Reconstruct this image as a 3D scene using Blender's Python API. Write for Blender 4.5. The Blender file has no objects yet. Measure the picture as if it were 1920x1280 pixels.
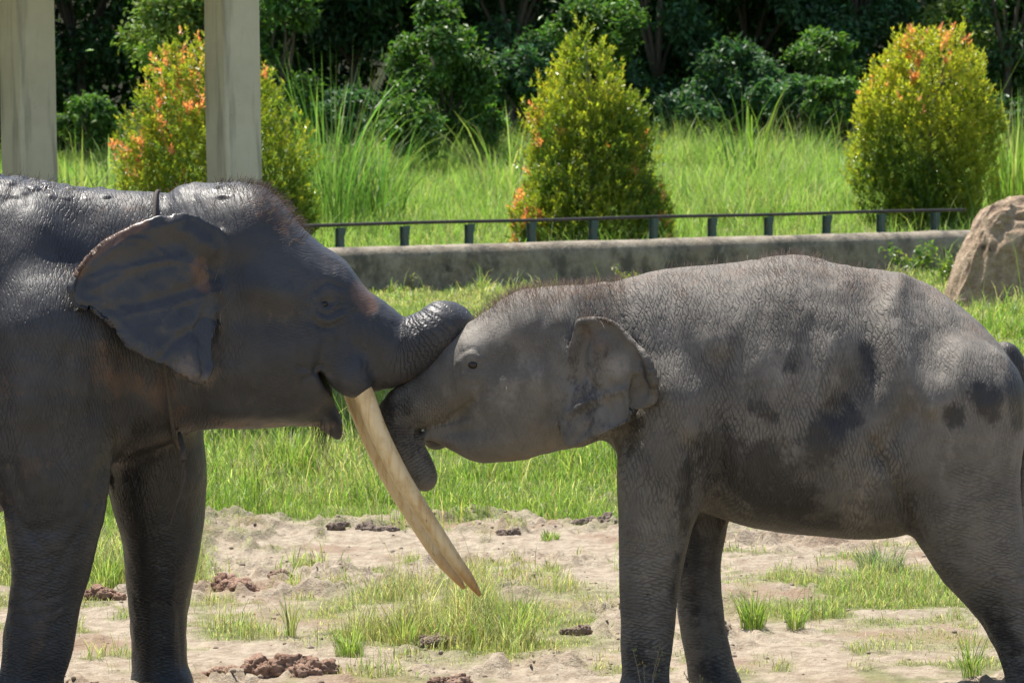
import bpy, math, random
import numpy as np
from mathutils import Matrix, Vector
random.seed(7)
R = np.random.default_rng(11)
SC = bpy.context.scene
COL = SC.collection
rad = math.radians

# ------------------------------------------------------------------ camera, sky, sun, exposure
F = 5760.0                                   # focal length in photo pixels (1920 wide)
CAM = np.array([0.0, -12.0, 2.1])
PITCH, ROLL = rad(3.42), rad(0.75)
cam = bpy.data.objects.new('camera', bpy.data.cameras.new('camera'))
COL.objects.link(cam)
cam.data.sensor_width = 36.0
cam.data.lens = 36.0 * F / 1920
cam.data.clip_end = 2000
Mrot = Matrix.Rotation(math.pi/2 - PITCH, 4, 'X') @ Matrix.Rotation(-ROLL, 4, 'Z')
cam.matrix_world = Matrix.Translation(CAM) @ Mrot
cam.data.dof.use_dof = True
cam.data.dof.focus_distance = 11.85
cam.data.dof.aperture_fstop = 11.0
SC.camera = cam
ROT = np.array(Mrot.to_3x3())

SUN = Vector((-0.22, 0.31, 0.925)).normalized()   # towards the sun: high, behind the animals, a little left
w = bpy.data.worlds.new('World'); SC.world = w; w.use_nodes = True
nt = w.node_tree
sky = nt.nodes.new('ShaderNodeTexSky'); sky.sky_type = 'NISHITA'; sky.sun_disc = False
sky.sun_elevation = math.asin(SUN.z); sky.sun_rotation = math.atan2(SUN.x, SUN.y)
sky.dust_density = 1.6
nt.links.new(sky.outputs[0], nt.nodes['Background'].inputs[0])
nt.nodes['Background'].inputs[1].default_value = 0.108
sun = bpy.data.objects.new('sun', bpy.data.lights.new('sun', 'SUN')); COL.objects.link(sun)
sun.data.energy = 5.0; sun.data.angle = rad(0.55); sun.data.color = (1.0, 0.95, 0.86)
sun.rotation_euler = SUN.to_track_quat('Z', 'Y').to_euler()
SC.view_settings.view_transform = 'Standard'; SC.view_settings.look = 'None'
SC.view_settings.gamma = 1.0; SC.view_settings.use_curve_mapping = False
SC.view_settings.exposure = 0.70
SC.cycles.max_bounces = 8; SC.cycles.transparent_max_bounces = 8

# ------------------------------------------------------------------ photo pixel <-> place
def px(u, v, Y):
    """point of the plane y = Y that the photograph shows at pixel u, v"""
    u = np.asarray(u, float); v = np.asarray(v, float)
    d = np.stack([(u-960)/F, (640-v)/F, -np.ones_like(u*v)], -1) @ ROT.T
    t = (Y - CAM[1]) / d[..., 1]
    return CAM + d*t[..., None]
def proj(P):
    q = (np.asarray(P) - CAM) @ ROT
    return 960 + F*q[..., 0]/-q[..., 2], 640 - F*q[..., 1]/-q[..., 2]

# ------------------------------------------------------------------ noise in numpy
def _h(ix, iy, iz, s):
    n = (ix*374761393 + iy*668265263 + iz*2147483647 + s*974711) & 0xffffffff
    n = ((n ^ (n >> 13)) * 1274126177) & 0xffffffff
    return ((n ^ (n >> 16)) & 0xffff) / 65535.0
def vnoise(P, sc=1.0, seed=0):
    P = np.asarray(P, float)*sc
    if P.shape[-1] == 2: P = np.concatenate([P, np.zeros(P.shape[:-1]+(1,))], -1)
    i = np.floor(P).astype(np.int64); f = P-i; f = f*f*(3-2*f)
    r = 0
    for dx in (0, 1):
        for dy in (0, 1):
            for dz in (0, 1):
                wgt = (f[..., 0] if dx else 1-f[..., 0])*(f[..., 1] if dy else 1-f[..., 1])*(f[..., 2] if dz else 1-f[..., 2])
                r = r + wgt*_h(i[..., 0]+dx, i[..., 1]+dy, i[..., 2]+dz, seed)
    return r
def fbm(P, sc=1.0, o=3, seed=0):
    r, a, t = 0, 1.0, 0
    for k in range(o):
        r = r + a*vnoise(P, sc*2**k, seed+k); t += a; a *= .5
    return r/t
def sstep(a, b, x):
    t = np.clip((x-a)/(b-a), 0, 1); return t*t*(3-2*t)

# ------------------------------------------------------------------ objects
def tag(o, label=None, cat=None, group=None, kind=None):
    if label: o['label'] = label
    if cat: o['category'] = cat
    if group: o['group'] = group
    if kind: o['kind'] = kind
    return o
def empty(name, loc):
    o = bpy.data.objects.new(name, None); o.empty_display_size = .1
    COL.objects.link(o); o.location = loc; return o
def link(name, me, mat=None, parent=None, loc=None):
    if mat is not None and not me.materials: me.materials.append(mat)
    o = bpy.data.objects.new(name, me); COL.objects.link(o)
    if parent: o.parent = parent
    if loc is not None: o.location = loc
    return o
def mesh(name, V, Fc, smooth=True, attrs=None):
    """V n x 3, Fc m x k (k = 3 or 4) or a list of such arrays"""
    if not isinstance(Fc, list): Fc = [Fc]
    me = bpy.data.meshes.new(name)
    V = np.ascontiguousarray(V, np.float32)
    me.vertices.add(len(V)); me.vertices.foreach_set('co', V.ravel())
    lt = np.concatenate([np.full(len(f), f.shape[1], np.int32) for f in Fc])
    li = np.concatenate([np.asarray(f, np.int32).ravel() for f in Fc])
    me.loops.add(len(li)); me.loops.foreach_set('vertex_index', li)
    me.polygons.add(len(lt))
    me.polygons.foreach_set('loop_start', np.concatenate([[0], np.cumsum(lt)[:-1]]).astype(np.int32))
    me.polygons.foreach_set('use_smooth', np.full(len(lt), smooth))
    me.update(calc_edges=True)
    for k, a in (attrs or {}).items():
        a = np.asarray(a, np.float32)
        if a.ndim == 1:
            me.attributes.new(k, 'FLOAT', 'POINT').data.foreach_set('value', a)
        else:
            me.attributes.new(k, 'FLOAT_COLOR', 'POINT').data.foreach_set('color', np.concatenate([a, np.ones((len(a), 1), np.float32)], 1).ravel())
    return me
class MB:
    def __init__(s): s.v, s.f, s.n = [], [], 0
    def add(s, V, Fc):
        s.v.append(np.asarray(V, float)); s.f += [np.asarray(f)+s.n for f in (Fc if isinstance(Fc, list) else [Fc])]; s.n += len(V)
    def box(s, c, d):
        c = np.array(c, float); d = np.array(d, float)/2
        V = np.array([[x, y, z] for x in (-1, 1) for y in (-1, 1) for z in (-1, 1)])*d + c
        s.add(V, np.array([[0,1,3,2],[4,6,7,5],[0,4,5,1],[2,3,7,6],[0,2,6,4],[1,5,7,3]]))
    def tube(s, P, r, n=8, caps=True):
        P = np.asarray(P, float); r = np.broadcast_to(np.asarray(r, float), (len(P),))
        T = np.gradient(P, axis=0); T /= np.linalg.norm(T, axis=1)[:, None]+1e-9
        up = np.array([0, 0, 1.0]); U = np.cross(T, up)
        bad = np.linalg.norm(U, axis=1) < .12; U[bad] = np.cross(T[bad], [0, 1.0, 0])
        U /= np.linalg.norm(U, axis=1)[:, None]; W = np.cross(T, U)
        a = np.linspace(0, 2*np.pi, n, endpoint=False)
        V = (P[:, None] + r[:, None, None]*(np.cos(a)[None, :, None]*U[:, None] + np.sin(a)[None, :, None]*W[:, None])).reshape(-1, 3)
        i = np.arange(len(P)-1)[:, None]*n; k = np.arange(n)[None]; k2 = (k+1) % n
        q = np.stack([i+k, i+k2, i+n+k2, i+n+k], -1).reshape(-1, 4)
        fs = [q]
        if caps:
            m = len(V); V = np.concatenate([V, P[:1], P[-1:]])
            kk = np.arange(n)
            fs.append(np.stack([np.full(n, m), (kk+1) % n, kk], -1))
            fs.append(np.stack([np.full(n, m+1), (len(P)-1)*n+kk, (len(P)-1)*n+(kk+1) % n], -1))
        s.add(V, fs)
    def mesh(s, name, smooth=True, attrs=None):
        V = np.concatenate(s.v); q = [f for f in s.f if f.shape[1] == 4]; t = [f for f in s.f if f.shape[1] == 3]
        fs = ([np.concatenate(q)] if q else []) + ([np.concatenate(t)] if t else [])
        return mesh(name, V, fs, smooth, attrs)
def catmull(P, n):
    P = np.asarray(P, float); m = len(P)
    Q = np.concatenate([2*P[:1]-P[1:2], P, 2*P[-1:]-P[-2:-1]])
    t = np.linspace(0, m-1, n); i = np.minimum(t.astype(int), m-2); f = (t-i)[:, None]
    a, b, c, d = Q[i], Q[i+1], Q[i+2], Q[i+3]
    return .5*(2*b + (c-a)*f + (2*a-5*b+4*c-d)*f**2 + (3*b-a-3*c+d)*f**3)
def pchip(x, y, X):
    x = np.asarray(x, float); y = np.asarray(y, float)
    h = np.diff(x); dl = np.diff(y)/h; m = np.zeros(len(x))
    m[1:-1] = np.where(dl[1:]*dl[:-1] > 0, 2*dl[1:]*dl[:-1]/(dl[1:]+dl[:-1]+1e-12), 0)
    m[0], m[-1] = dl[0], dl[-1]
    X = np.clip(X, x[0], x[-1]); i = np.clip(np.searchsorted(x, X)-1, 0, len(h)-1)
    t = (X-x[i])/h[i]
    return y[i]*(2*t**3-3*t**2+1)+h[i]*m[i]*(t**3-2*t**2+t)+y[i+1]*(-2*t**3+3*t**2)+h[i]*m[i+1]*(t**3-t**2)

# ------------------------------------------------------------------ materials
class NT:
    def __init__(s, name):
        s.m = bpy.data.materials.new(name); s.m.use_nodes = True; s.t = s.m.node_tree
        s.b = s.t.nodes['Principled BSDF']; s.out = s.t.nodes['Material Output']
    def n(s, typ, **kw):
        o = s.t.nodes.new('ShaderNode'+typ)
        for k, v in kw.items():
            if k[0] == '_': s.set(o.inputs[k[1:].replace('_', ' ')] if not k[1:].isdigit() else o.inputs[int(k[1:])], v)
            else: setattr(o, k, v)
        return o
    def set(s, i, v):
        if hasattr(v, 'is_output') or isinstance(v, bpy.types.NodeSocket): s.t.links.new(v, i)
        elif isinstance(v, bpy.types.Node): s.t.links.new(v.outputs[0], i)
        else: i.default_value = (*v, 1) if (isinstance(v, tuple) and len(v) == 3 and i.type == 'RGBA') else v
    def math(s, op, a, b=0.0, clamp=False):
        o = s.n('Math', operation=op); o.use_clamp = clamp; s.set(o.inputs[0], a); s.set(o.inputs[1], b); return o.outputs[0]
    def mix(s, f, a, b, mode='MIX'):
        o = s.n('Mix', data_type='RGBA', blend_type=mode); s.set(o.inputs[0], f); s.set(o.inputs[6], a); s.set(o.inputs[7], b); return o.outputs[2]
    def ramp(s, f, a, b, lo=0.0, hi=1.0):
        o = s.n('MapRange', interpolation_type='SMOOTHSTEP'); s.set(o.inputs[0], f)
        for k, v in zip((1, 2, 3, 4), (a, b, lo, hi)): o.inputs[k].default_value = v
        return o.outputs[0]
    def attr(s, name): 
        o = s.n('Attribute'); o.attribute_name = name; return o
    def coord(s): return s.n('TexCoord').outputs['Object']
    def scaled(s, v, sc, rot=(0, 0, 0)):
        o = s.n('Mapping'); s.set(o.inputs['Vector'], v); o.inputs['Scale'].default_value = sc; o.inputs['Rotation'].default_value = rot; return o.outputs[0]
    def noise(s, v, sc, det=4, rough=.55, dist=0.0):
        o = s.n('TexNoise'); s.set(o.inputs['Vector'], v); o.inputs['Scale'].default_value = sc; o.inputs['Detail'].default_value = det
        o.inputs['Roughness'].default_value = rough; o.inputs['Distortion'].default_value = dist; return o.outputs['Fac']
    def bump(s, h, dist, strength=1.0, nrm=None):
        o = s.n('Bump'); s.set(o.inputs['Height'], h); o.inputs['Distance'].default_value = dist; o.inputs['Strength'].default_value = strength
        if nrm is not None: s.set(o.inputs['Normal'], nrm)
        return o.outputs[0]
    def P(s, **kw):
        for k, v in kw.items(): s.set(s.b.inputs[k.replace('_', ' ')], v)
        return s.m

def leaf_mat(name, trans=.4, rough=.38, tint=(1.0, 1.15, .45), spec=.5):
    n = NT(name); a = n.attr('col').outputs['Color']
    n.P(Base_Color=a, Roughness=rough); n.b.inputs['Specular IOR Level'].default_value = spec
    tr = n.n('BsdfTranslucent', _Color=n.mix(1.0, a, tint, 'MULTIPLY'))
    mx = n.n('MixShader'); mx.inputs[0].default_value = trans
    n.t.links.new(n.b.outputs[0], mx.inputs[1]); n.t.links.new(tr.outputs[0], mx.inputs[2]); n.t.links.new(mx.outputs[0], n.out.inputs[0])
    return n.m
M_leaf = leaf_mat('bush_leaf', .54, .30, (1.25, 1.25, .5))
M_forest = leaf_mat('forest_leaf', .38, .42, (1.1, 1.25, .5), .4)
M_grass = leaf_mat('grass_blade', .56, .42, (1.2, 1.42, .75), .4)
def bark_mat(name, c):
    n = NT(name); co = n.coord(); f = n.noise(n.scaled(co, (9, 9, 2.5)), 2.0, 6)
    return n.P(Base_Color=n.mix(f, tuple(x*.45 for x in c), tuple(x*1.5 for x in c)), Roughness=.9, Normal=n.bump(f, .03))
M_bark = bark_mat('bark', (.09, .07, .05))
M_stem = bark_mat('grey_bark', (.2, .17, .13))

# ------------------------------------------------------------------ ground
Dof = lambda y: y + 12.0                         # distance from the camera's place
def bank(x, y):
    d = Dof(y)
    z = .10*sstep(30, 46, d) + .70*sstep(49, 60, d) + 1.05*sstep(58, 80, d) + 1.0*sstep(85, 112, d) + 13*sstep(108, 165, d)
    return z
def grassy(x, y):
    """0 bare earth .. 1 full turf"""
    P = np.stack([x, y], -1); d = Dof(y)
    n1 = fbm(P, .9, 3, 5); n2 = fbm(P, 3.1, 3, 9)
    u = 960 + x/np.maximum(d, 1)*F
    e = d + (n1-.5)*4.2 + (n2-.5)*1.6
    far = sstep(17.0, 18.6, e)
    far = np.maximum(far, sstep(15.0, 15.9, e)*(1-sstep(330, 420, u)))          # beside the big animal's legs
    a = (1-sstep(.5, 1.05, np.hypot((u-860)/420, (d-14.0)/1.45)))*1.0
    b = (1-sstep(.65, 1.05, np.hypot((u-1640)/390, (d-14.6)/1.2)))*1.0
    c = (1-sstep(.55, 1.0, np.hypot((u-450)/130, (d-13.75)/.35)))*.7
    e2 = (1-sstep(.4, 1.0, np.hypot((u-1760)/230, (d-13.1)/.4)))*.5
    near = np.maximum(np.maximum(a, b), np.maximum(c, e2))*sstep(.28, .55, n2*.6+n1*.4)
    n3 = fbm(P, 5.5, 3, 13); near = np.maximum(near, .65*sstep(.50, .66, n3*.6+n1*.4)*(1-sstep(16, 17, d)*.3))   # thin scattered seedlings on the bare earth
    return np.clip(np.maximum(far, near), 0, 1)
def gheight(x, y, fine=True):
    P = np.stack([x, y], -1)
    z = bank(x, y)
    if fine:
        wgt = 1 - sstep(24, 34, Dof(y))
        s = 1 - grassy(x, y)
        rough = sstep(.5, .75, fbm(P, 1.3, 2, 31))
        z = z + wgt*((fbm(P, 1.1, 2, 3)-.5)*.05 + s*(fbm(P, 5, 3, 17)-.5)*.045*(.3+.7*rough) + s*(.25+rough)*(sstep(.5, .74, fbm(P, 13, 3, 23)))*.05)
        ed = np.exp(-((grassy(x, y)-.4)/.3)**2)*sstep(15.8, 16.8, Dof(y))*(1-sstep(19, 21, Dof(y))); z = z + ed*(sstep(.42, .7, fbm(P, 7, 4, 27)))*.07
        z = z - .012*wgt
    return z
gx = np.concatenate([-np.geomspace(300, 3.65, 46), np.linspace(-3.6, 3.6, 330), np.geomspace(3.65, 300, 46)])
gy = np.concatenate([-2.5-np.geomspace(60, .2, 16), np.linspace(-2.5, 8, 400), 8+np.geomspace(.05, 30, 60), 38+np.geomspace(.6, 400, 70)])
X, Y = np.meshgrid(gx, gy); Z = gheight(X, Y)
V = np.stack([X, Y, Z], -1).reshape(-1, 3); nx = len(gx)
i = (np.arange(len(gy)-1)[:, None]*nx + np.arange(nx-1)[None]).ravel()
n = NT('earth_and_turf'); co = n.coord(); g = n.attr('turf').outputs['Fac']
f1 = n.noise(co, 1.2, 6); f2 = n.noise(co, 14, 6, .65); f3 = n.noise(co, 70, 4, .7)
soil = n.mix(n.ramp(f2, .3, .72), (.28, .225, .165), (.49, .415, .325))
soil = n.mix(n.ramp(f1, .5, .68), soil, (.30, .215, .155))
soil = n.mix(n.ramp(f3, .58, .72, 0, .8), soil, (.17, .125, .09))
turf = n.mix(n.ramp(f2, .35, .65), (.08, .12, .03), (.19, .21, .075))
turf = n.mix(n.ramp(f1, .45, .7), turf, (.27, .25, .11))
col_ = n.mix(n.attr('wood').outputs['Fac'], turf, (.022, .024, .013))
n.b.inputs['Specular IOR Level'].default_value = .08
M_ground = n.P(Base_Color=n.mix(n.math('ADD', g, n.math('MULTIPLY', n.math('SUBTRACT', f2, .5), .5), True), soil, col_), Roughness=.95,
               Normal=n.bump(n.math('ADD', n.math('MULTIPLY', f2, .6), n.math('MULTIPLY', f3, .4)), .05, .8))
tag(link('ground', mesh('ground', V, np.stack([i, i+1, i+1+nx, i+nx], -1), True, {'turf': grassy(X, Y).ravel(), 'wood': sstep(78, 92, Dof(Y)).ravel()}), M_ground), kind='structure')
def gp(u, v):
    """point of the ground shown at pixel u, v"""
    d = np.array([(u-960)/F, (640-v)/F, -1.0]) @ ROT.T
    t = 2.0
    for s in np.arange(8, 200, .05):
        p = CAM + d*s/d[1]
        if p[2] < bank(p[0], p[1]): break
    p = p.copy(); p[2] = float(gheight(p[0], p[1])); return p

# ------------------------------------------------------------------ blades and leaves
def blades(base, h, wd, lean_dir, lean, col, seg=3):
    """curved tapering grass blades: base n x 3, height, width, lean direction angle, lean (0..1.5), colour n x 3"""
    N = len(base); t = np.linspace(0, 1, seg+1)
    ang = lean[:, None]*t[None]*1.25                              # bends over more towards the tip
    dz = np.cumsum(np.concatenate([np.zeros((N, 1)), np.cos(ang[:, :-1])/seg], 1), 1)*h[:, None]
    dh = np.cumsum(np.concatenate([np.zeros((N, 1)), np.sin(ang[:, :-1]+.05)/seg], 1), 1)*h[:, None]
    cd, sd = np.cos(lean_dir), np.sin(lean_dir)
    C = np.stack([base[:, 0:1]+dh*cd[:, None], base[:, 1:2]+dh*sd[:, None], base[:, 2:3]+dz], -1)
    tw = lean_dir + np.pi/2 + R.normal(0, .5, N)
    wv = wd[:, None]*np.array([.75, 1.0, .7, .0])[np.linspace(0, 3, seg+1).astype(int)][None]*.5
    S = np.stack([np.cos(tw)[:, None]*wv, np.sin(tw)[:, None]*wv, np.zeros_like(wv)], -1)
    Lf, Rt = C-S, C+S
    V = np.concatenate([np.stack([Lf[:, :-1], Rt[:, :-1]], 2).reshape(N, -1, 3), C[:, -1:]], 1)
    nv = 2*seg+1; o = (np.arange(N)*nv)[:, None]
    quads = [np.stack([o[:, 0]+2*k, o[:, 0]+2*k+1, o[:, 0]+2*k+3, o[:, 0]+2*k+2], -1) for k in range(seg-1)]
    tri = np.stack([o[:, 0]+2*seg-2, o[:, 0]+2*seg-1, o[:, 0]+2*seg], -1)
    return V.reshape(-1, 3), [np.concatenate(quads), tri], np.repeat(col, nv, 0)
def leaves(c, d, nrm, L, W, col):
    """folded leaves: centre, pointing direction, normal hint, length, width"""
    d = d/(np.linalg.norm(d, axis=1)[:, None]+1e-9)
    s = np.cross(d, nrm); s /= np.linalg.norm(s, axis=1)[:, None]+1e-9
    up = np.cross(s, d)
    L = L[:, None]; W = W[:, None]
    b = c - d*L*.5; tip = c + d*L*.5 - up*L*.08; l = c - s*W*.5 + up*W*.18; r = c + s*W*.5 + up*W*.18
    V = np.stack([b, l, tip, r], 1).reshape(-1, 3); o = np.arange(len(c))*4
    return V, [np.concatenate([np.stack([o, o+2, o+1], -1), np.stack([o, o+3, o+2], -1)])], np.repeat(col, 4, 0)
def pal(cols, N, jit=.18):
    cols = np.array(cols); c = cols[R.integers(0, len(cols), N)]
    return np.clip(c*(1+R.normal(0, jit, (N, 1)))*(1+R.normal(0, jit*.4, (N, 3))), .004, .9)
def unit(N):
    v = R.normal(0, 1, (N, 3)); return v/np.linalg.norm(v, axis=1)[:, None]
def leafobj(name, parts, mat, parent=None, off=(0, 0, 0), smooth=False):
    V, Fs, C, n0 = [], [], [], 0
    for v, f, c in parts:
        V.append(v); C.append(c); Fs += [x+n0 for x in f]; n0 += len(v)
    q = [f for f in Fs if f.shape[1] == 4]; t = [f for f in Fs if f.shape[1] == 3]
    fs = ([np.concatenate(q)] if q else []) + ([np.concatenate(t)] if t else [])
    return link(name, mesh(name, np.concatenate(V)-np.array(off), fs, smooth, {'col': np.concatenate(C)}), mat, parent)

#@@GRASS
def scatter_turf():
    """turf of the paddock from the bare earth to the low wall"""
    N = 1000000
    d = np.sqrt(R.uniform(12.4**2, 50**2, N)); x = R.uniform(-.20, .20, N)*d; k0 = R.random(N) < .16; x[k0] *= R.uniform(1, 1.8, k0.sum()); y = d-12
    g = grassy(x, y); pat = fbm(np.stack([x, y], -1), 1.7, 3, 44)
    keep = R.random(N) < np.clip(1.2*(17/d)**1.2, 0, 1)*g**1.5*(.22+.9*sstep(.36, .58, pat))*(d > 15.5)
    x, y, d, g = x[keep], y[keep], d[keep], g[keep]
    N2 = 330000; d2 = R.uniform(12.4, 19, N2); x2 = R.uniform(-.18, .18, N2)*d2; y2 = d2-12; g2 = grassy(x2, y2)  # fine short grass near the animals
    k2 = R.random(N2) < g2**1.3*np.where(d2 > 17.2, .5, .8); x, y, d, g = (np.concatenate([p, q[k2]]) for p, q in ((x, x2), (y, y2), (d, d2), (g, g2)))
    short = np.concatenate([np.zeros(keep.sum(), bool), np.ones(k2.sum(), bool)])
    P = np.stack([x, y], -1); N = len(x)
    tall = fbm(P, .9, 3, 41); clump = fbm(P, 4.5, 2, 47); dry = sstep(.42, .66, fbm(P, .75, 4, 51))
    h = np.where(short, .045, .085)*(1+1.5*sstep(.5, .75, clump))*(1+np.where(short, .3, 1.2)*sstep(.5, .75, tall))*R.lognormal(-.15, .42, N)
    h *= 1+.9*short*(d < 16)*(x < .6)*sstep(.42, .66, clump)
    h *= (.35+.65*sstep(.45, 1.0, g))*(1-.45*sstep(27, 40, d))
    wd = np.where(short, R.uniform(.0018, .0038, N), R.uniform(.003, .006, N)*np.clip(d/17, .7, 2.6))
    green = pal([(.20, .30, .06), (.25, .34, .075), (.16, .26, .05), (.29, .35, .10), (.34, .36, .13)], N, .22)
    straw = pal([(.52, .46, .26), (.42, .39, .20), (.56, .50, .32), (.33, .27, .15)], N, .22)
    q = np.where(d < 17, .56+.3*dry, .09+.32*dry+.25*sstep(33, 45, d))
    col = np.where((R.random(N) < q)[:, None], straw, green)
    base = np.stack([x, y, gheight(x, y)-.004], -1)
    return leafobj('grass', [blades(base, h, wd, R.uniform(0, 6.28, N), np.abs(R.normal(1.2, .5, N)), col)], M_grass)
tag(scatter_turf(), kind='stuff')
def scatter_bank():
    N = 290000
    d = np.sqrt(R.uniform(50.5**2, 84**2, N)); x = R.uniform(-.20, .20, N)*d; k0 = R.random(N) < .18; x[k0] *= R.uniform(1, 2, k0.sum()); y = d-12
    P = np.stack([x, y], -1)
    keep = R.random(N) < .50+.5*fbm(P, 1.0, 2, 61); x, y, d, P = x[keep], y[keep], d[keep], P[keep]; N = len(x)
    cl = fbm(P, .45, 3, 66)
    h = R.lognormal(-.75, .38, N)*(.6+1.0*sstep(.35, .7, cl))*(.55+.45*sstep(51, 57, d))
    green = pal([(.22, .33, .07), (.28, .38, .10), (.17, .28, .06), (.33, .40, .14)], N)
    straw = pal([(.46, .44, .22), (.38, .40, .17)], N)
    col = np.where((R.random(N) < .10+.25*sstep(.45, .7, fbm(P, .8, 2, 71)))[:, None], straw, green)
    base = np.stack([x, y, bank(x, y)-.03], -1)
    return leafobj('tall_grass', [blades(base, h, R.uniform(.007, .017, N), R.uniform(0, 6.28, N), np.abs(R.normal(1.2, .5, N)), col)], M_grass)
tag(scatter_bank(), kind='stuff')

# ------------------------------------------------------------------ forest edge
def crown_leaves(cs, rs, N, L, cols, droop=.2, jit=.25, shell=.55):
    """leaves in clumps: cs clump centres, rs radii"""
    k = R.choice(len(cs), N, p=rs**2/np.sum(rs**2))
    dr = unit(N); rr = rs[k]*(shell*.6 + (1-shell*.6)*R.random(N))**.6*R.lognormal(0, .24, N)
    c = cs[k] + dr*rr[:, None]*np.array([1, 1, .8])
    pd = dr*.8 + unit(N)*.8; pd[:, 2] -= droop
    nh = dr*.6 + np.array([0, 0, 1.0]) + unit(N)*.45
    tint = (.72+.55*R.random(len(cs)))[k]
    return leaves(c, pd, nh, L*1.2*R.uniform(.6, 1.4, N), L*1.2*R.uniform(.36, .6, N), pal(cols, N, jit)*tint[:, None])
DARK = [(.06, .13, .04), (.042, .10, .036), (.08, .16, .05)]
BLUE = [(.075, .165, .07), (.09, .185, .078), (.055, .13, .06)]
MID = [(.10, .20, .045), (.075, .16, .04), (.13, .24, .05)]
LIGHT = [(.19, .28, .06), (.15, .25, .055), (.25, .32, .09)]
def tree(u, v, D, ru, rv, cols, N, L, name, label, cat, group, top=None, nclump=26, shell=.55, clump=(.22, .42)):
    """a tree or shrub whose crown is centred on pixel u, v at distance D, ru and rv pixels wide and high"""
    Yp = D-12.0; c = px(u, v, Yp); s = D/F; rx, rz = ru*s, rv*s
    if top: rz = rz + top/2; c[2] += top/2
    zg = float(bank(c[0], Yp)); root = empty(name, (c[0], Yp, zg))
    dr = unit(nclump); q = R.uniform(.35, 1.0, nclump)**.5
    cs = c + dr*q[:, None]*np.array([rx*.82, rx*.7, rz*.86])
    cs[:, 2] = np.maximum(cs[:, 2], zg+.15)
    rs = R.uniform(*clump, nclump)*min(rx, rz)
    v_, f_, c_ = crown_leaves(cs, rs, N, L, cols, shell=shell)
    leafobj('crown', [(v_, f_, c_)], M_forest, root, root.location)
    mb = MB(); b = np.array([c[0], Yp, zg-.1])
    hub = np.array([c[0]+R.normal(0, .1), Yp, zg+.45*(c[2]-zg)])
    r0 = .035+.028*rz
    mb.tube(catmull([b, (b+hub)/2+R.normal(0, .05, 3), hub], 6), np.linspace(r0, r0*.75, 6), 7)
    for k in range(min(9, nclump)):
        e = cs[k]; mb.tube(catmull([hub, hub*.45+e*.55+R.normal(0, .12, 3)+np.array([0, 0, .1]), e], 6), np.linspace(r0*.6, .012, 6), 5)
    me = mb.mesh('trunk'); me.transform(Matrix.Translation(-Vector(root.location)))
    link('trunk', me, M_bark, root)
    tag(root, label, cat, group)
    return root
FG = 'trees and shrubs of the forest edge'
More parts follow.
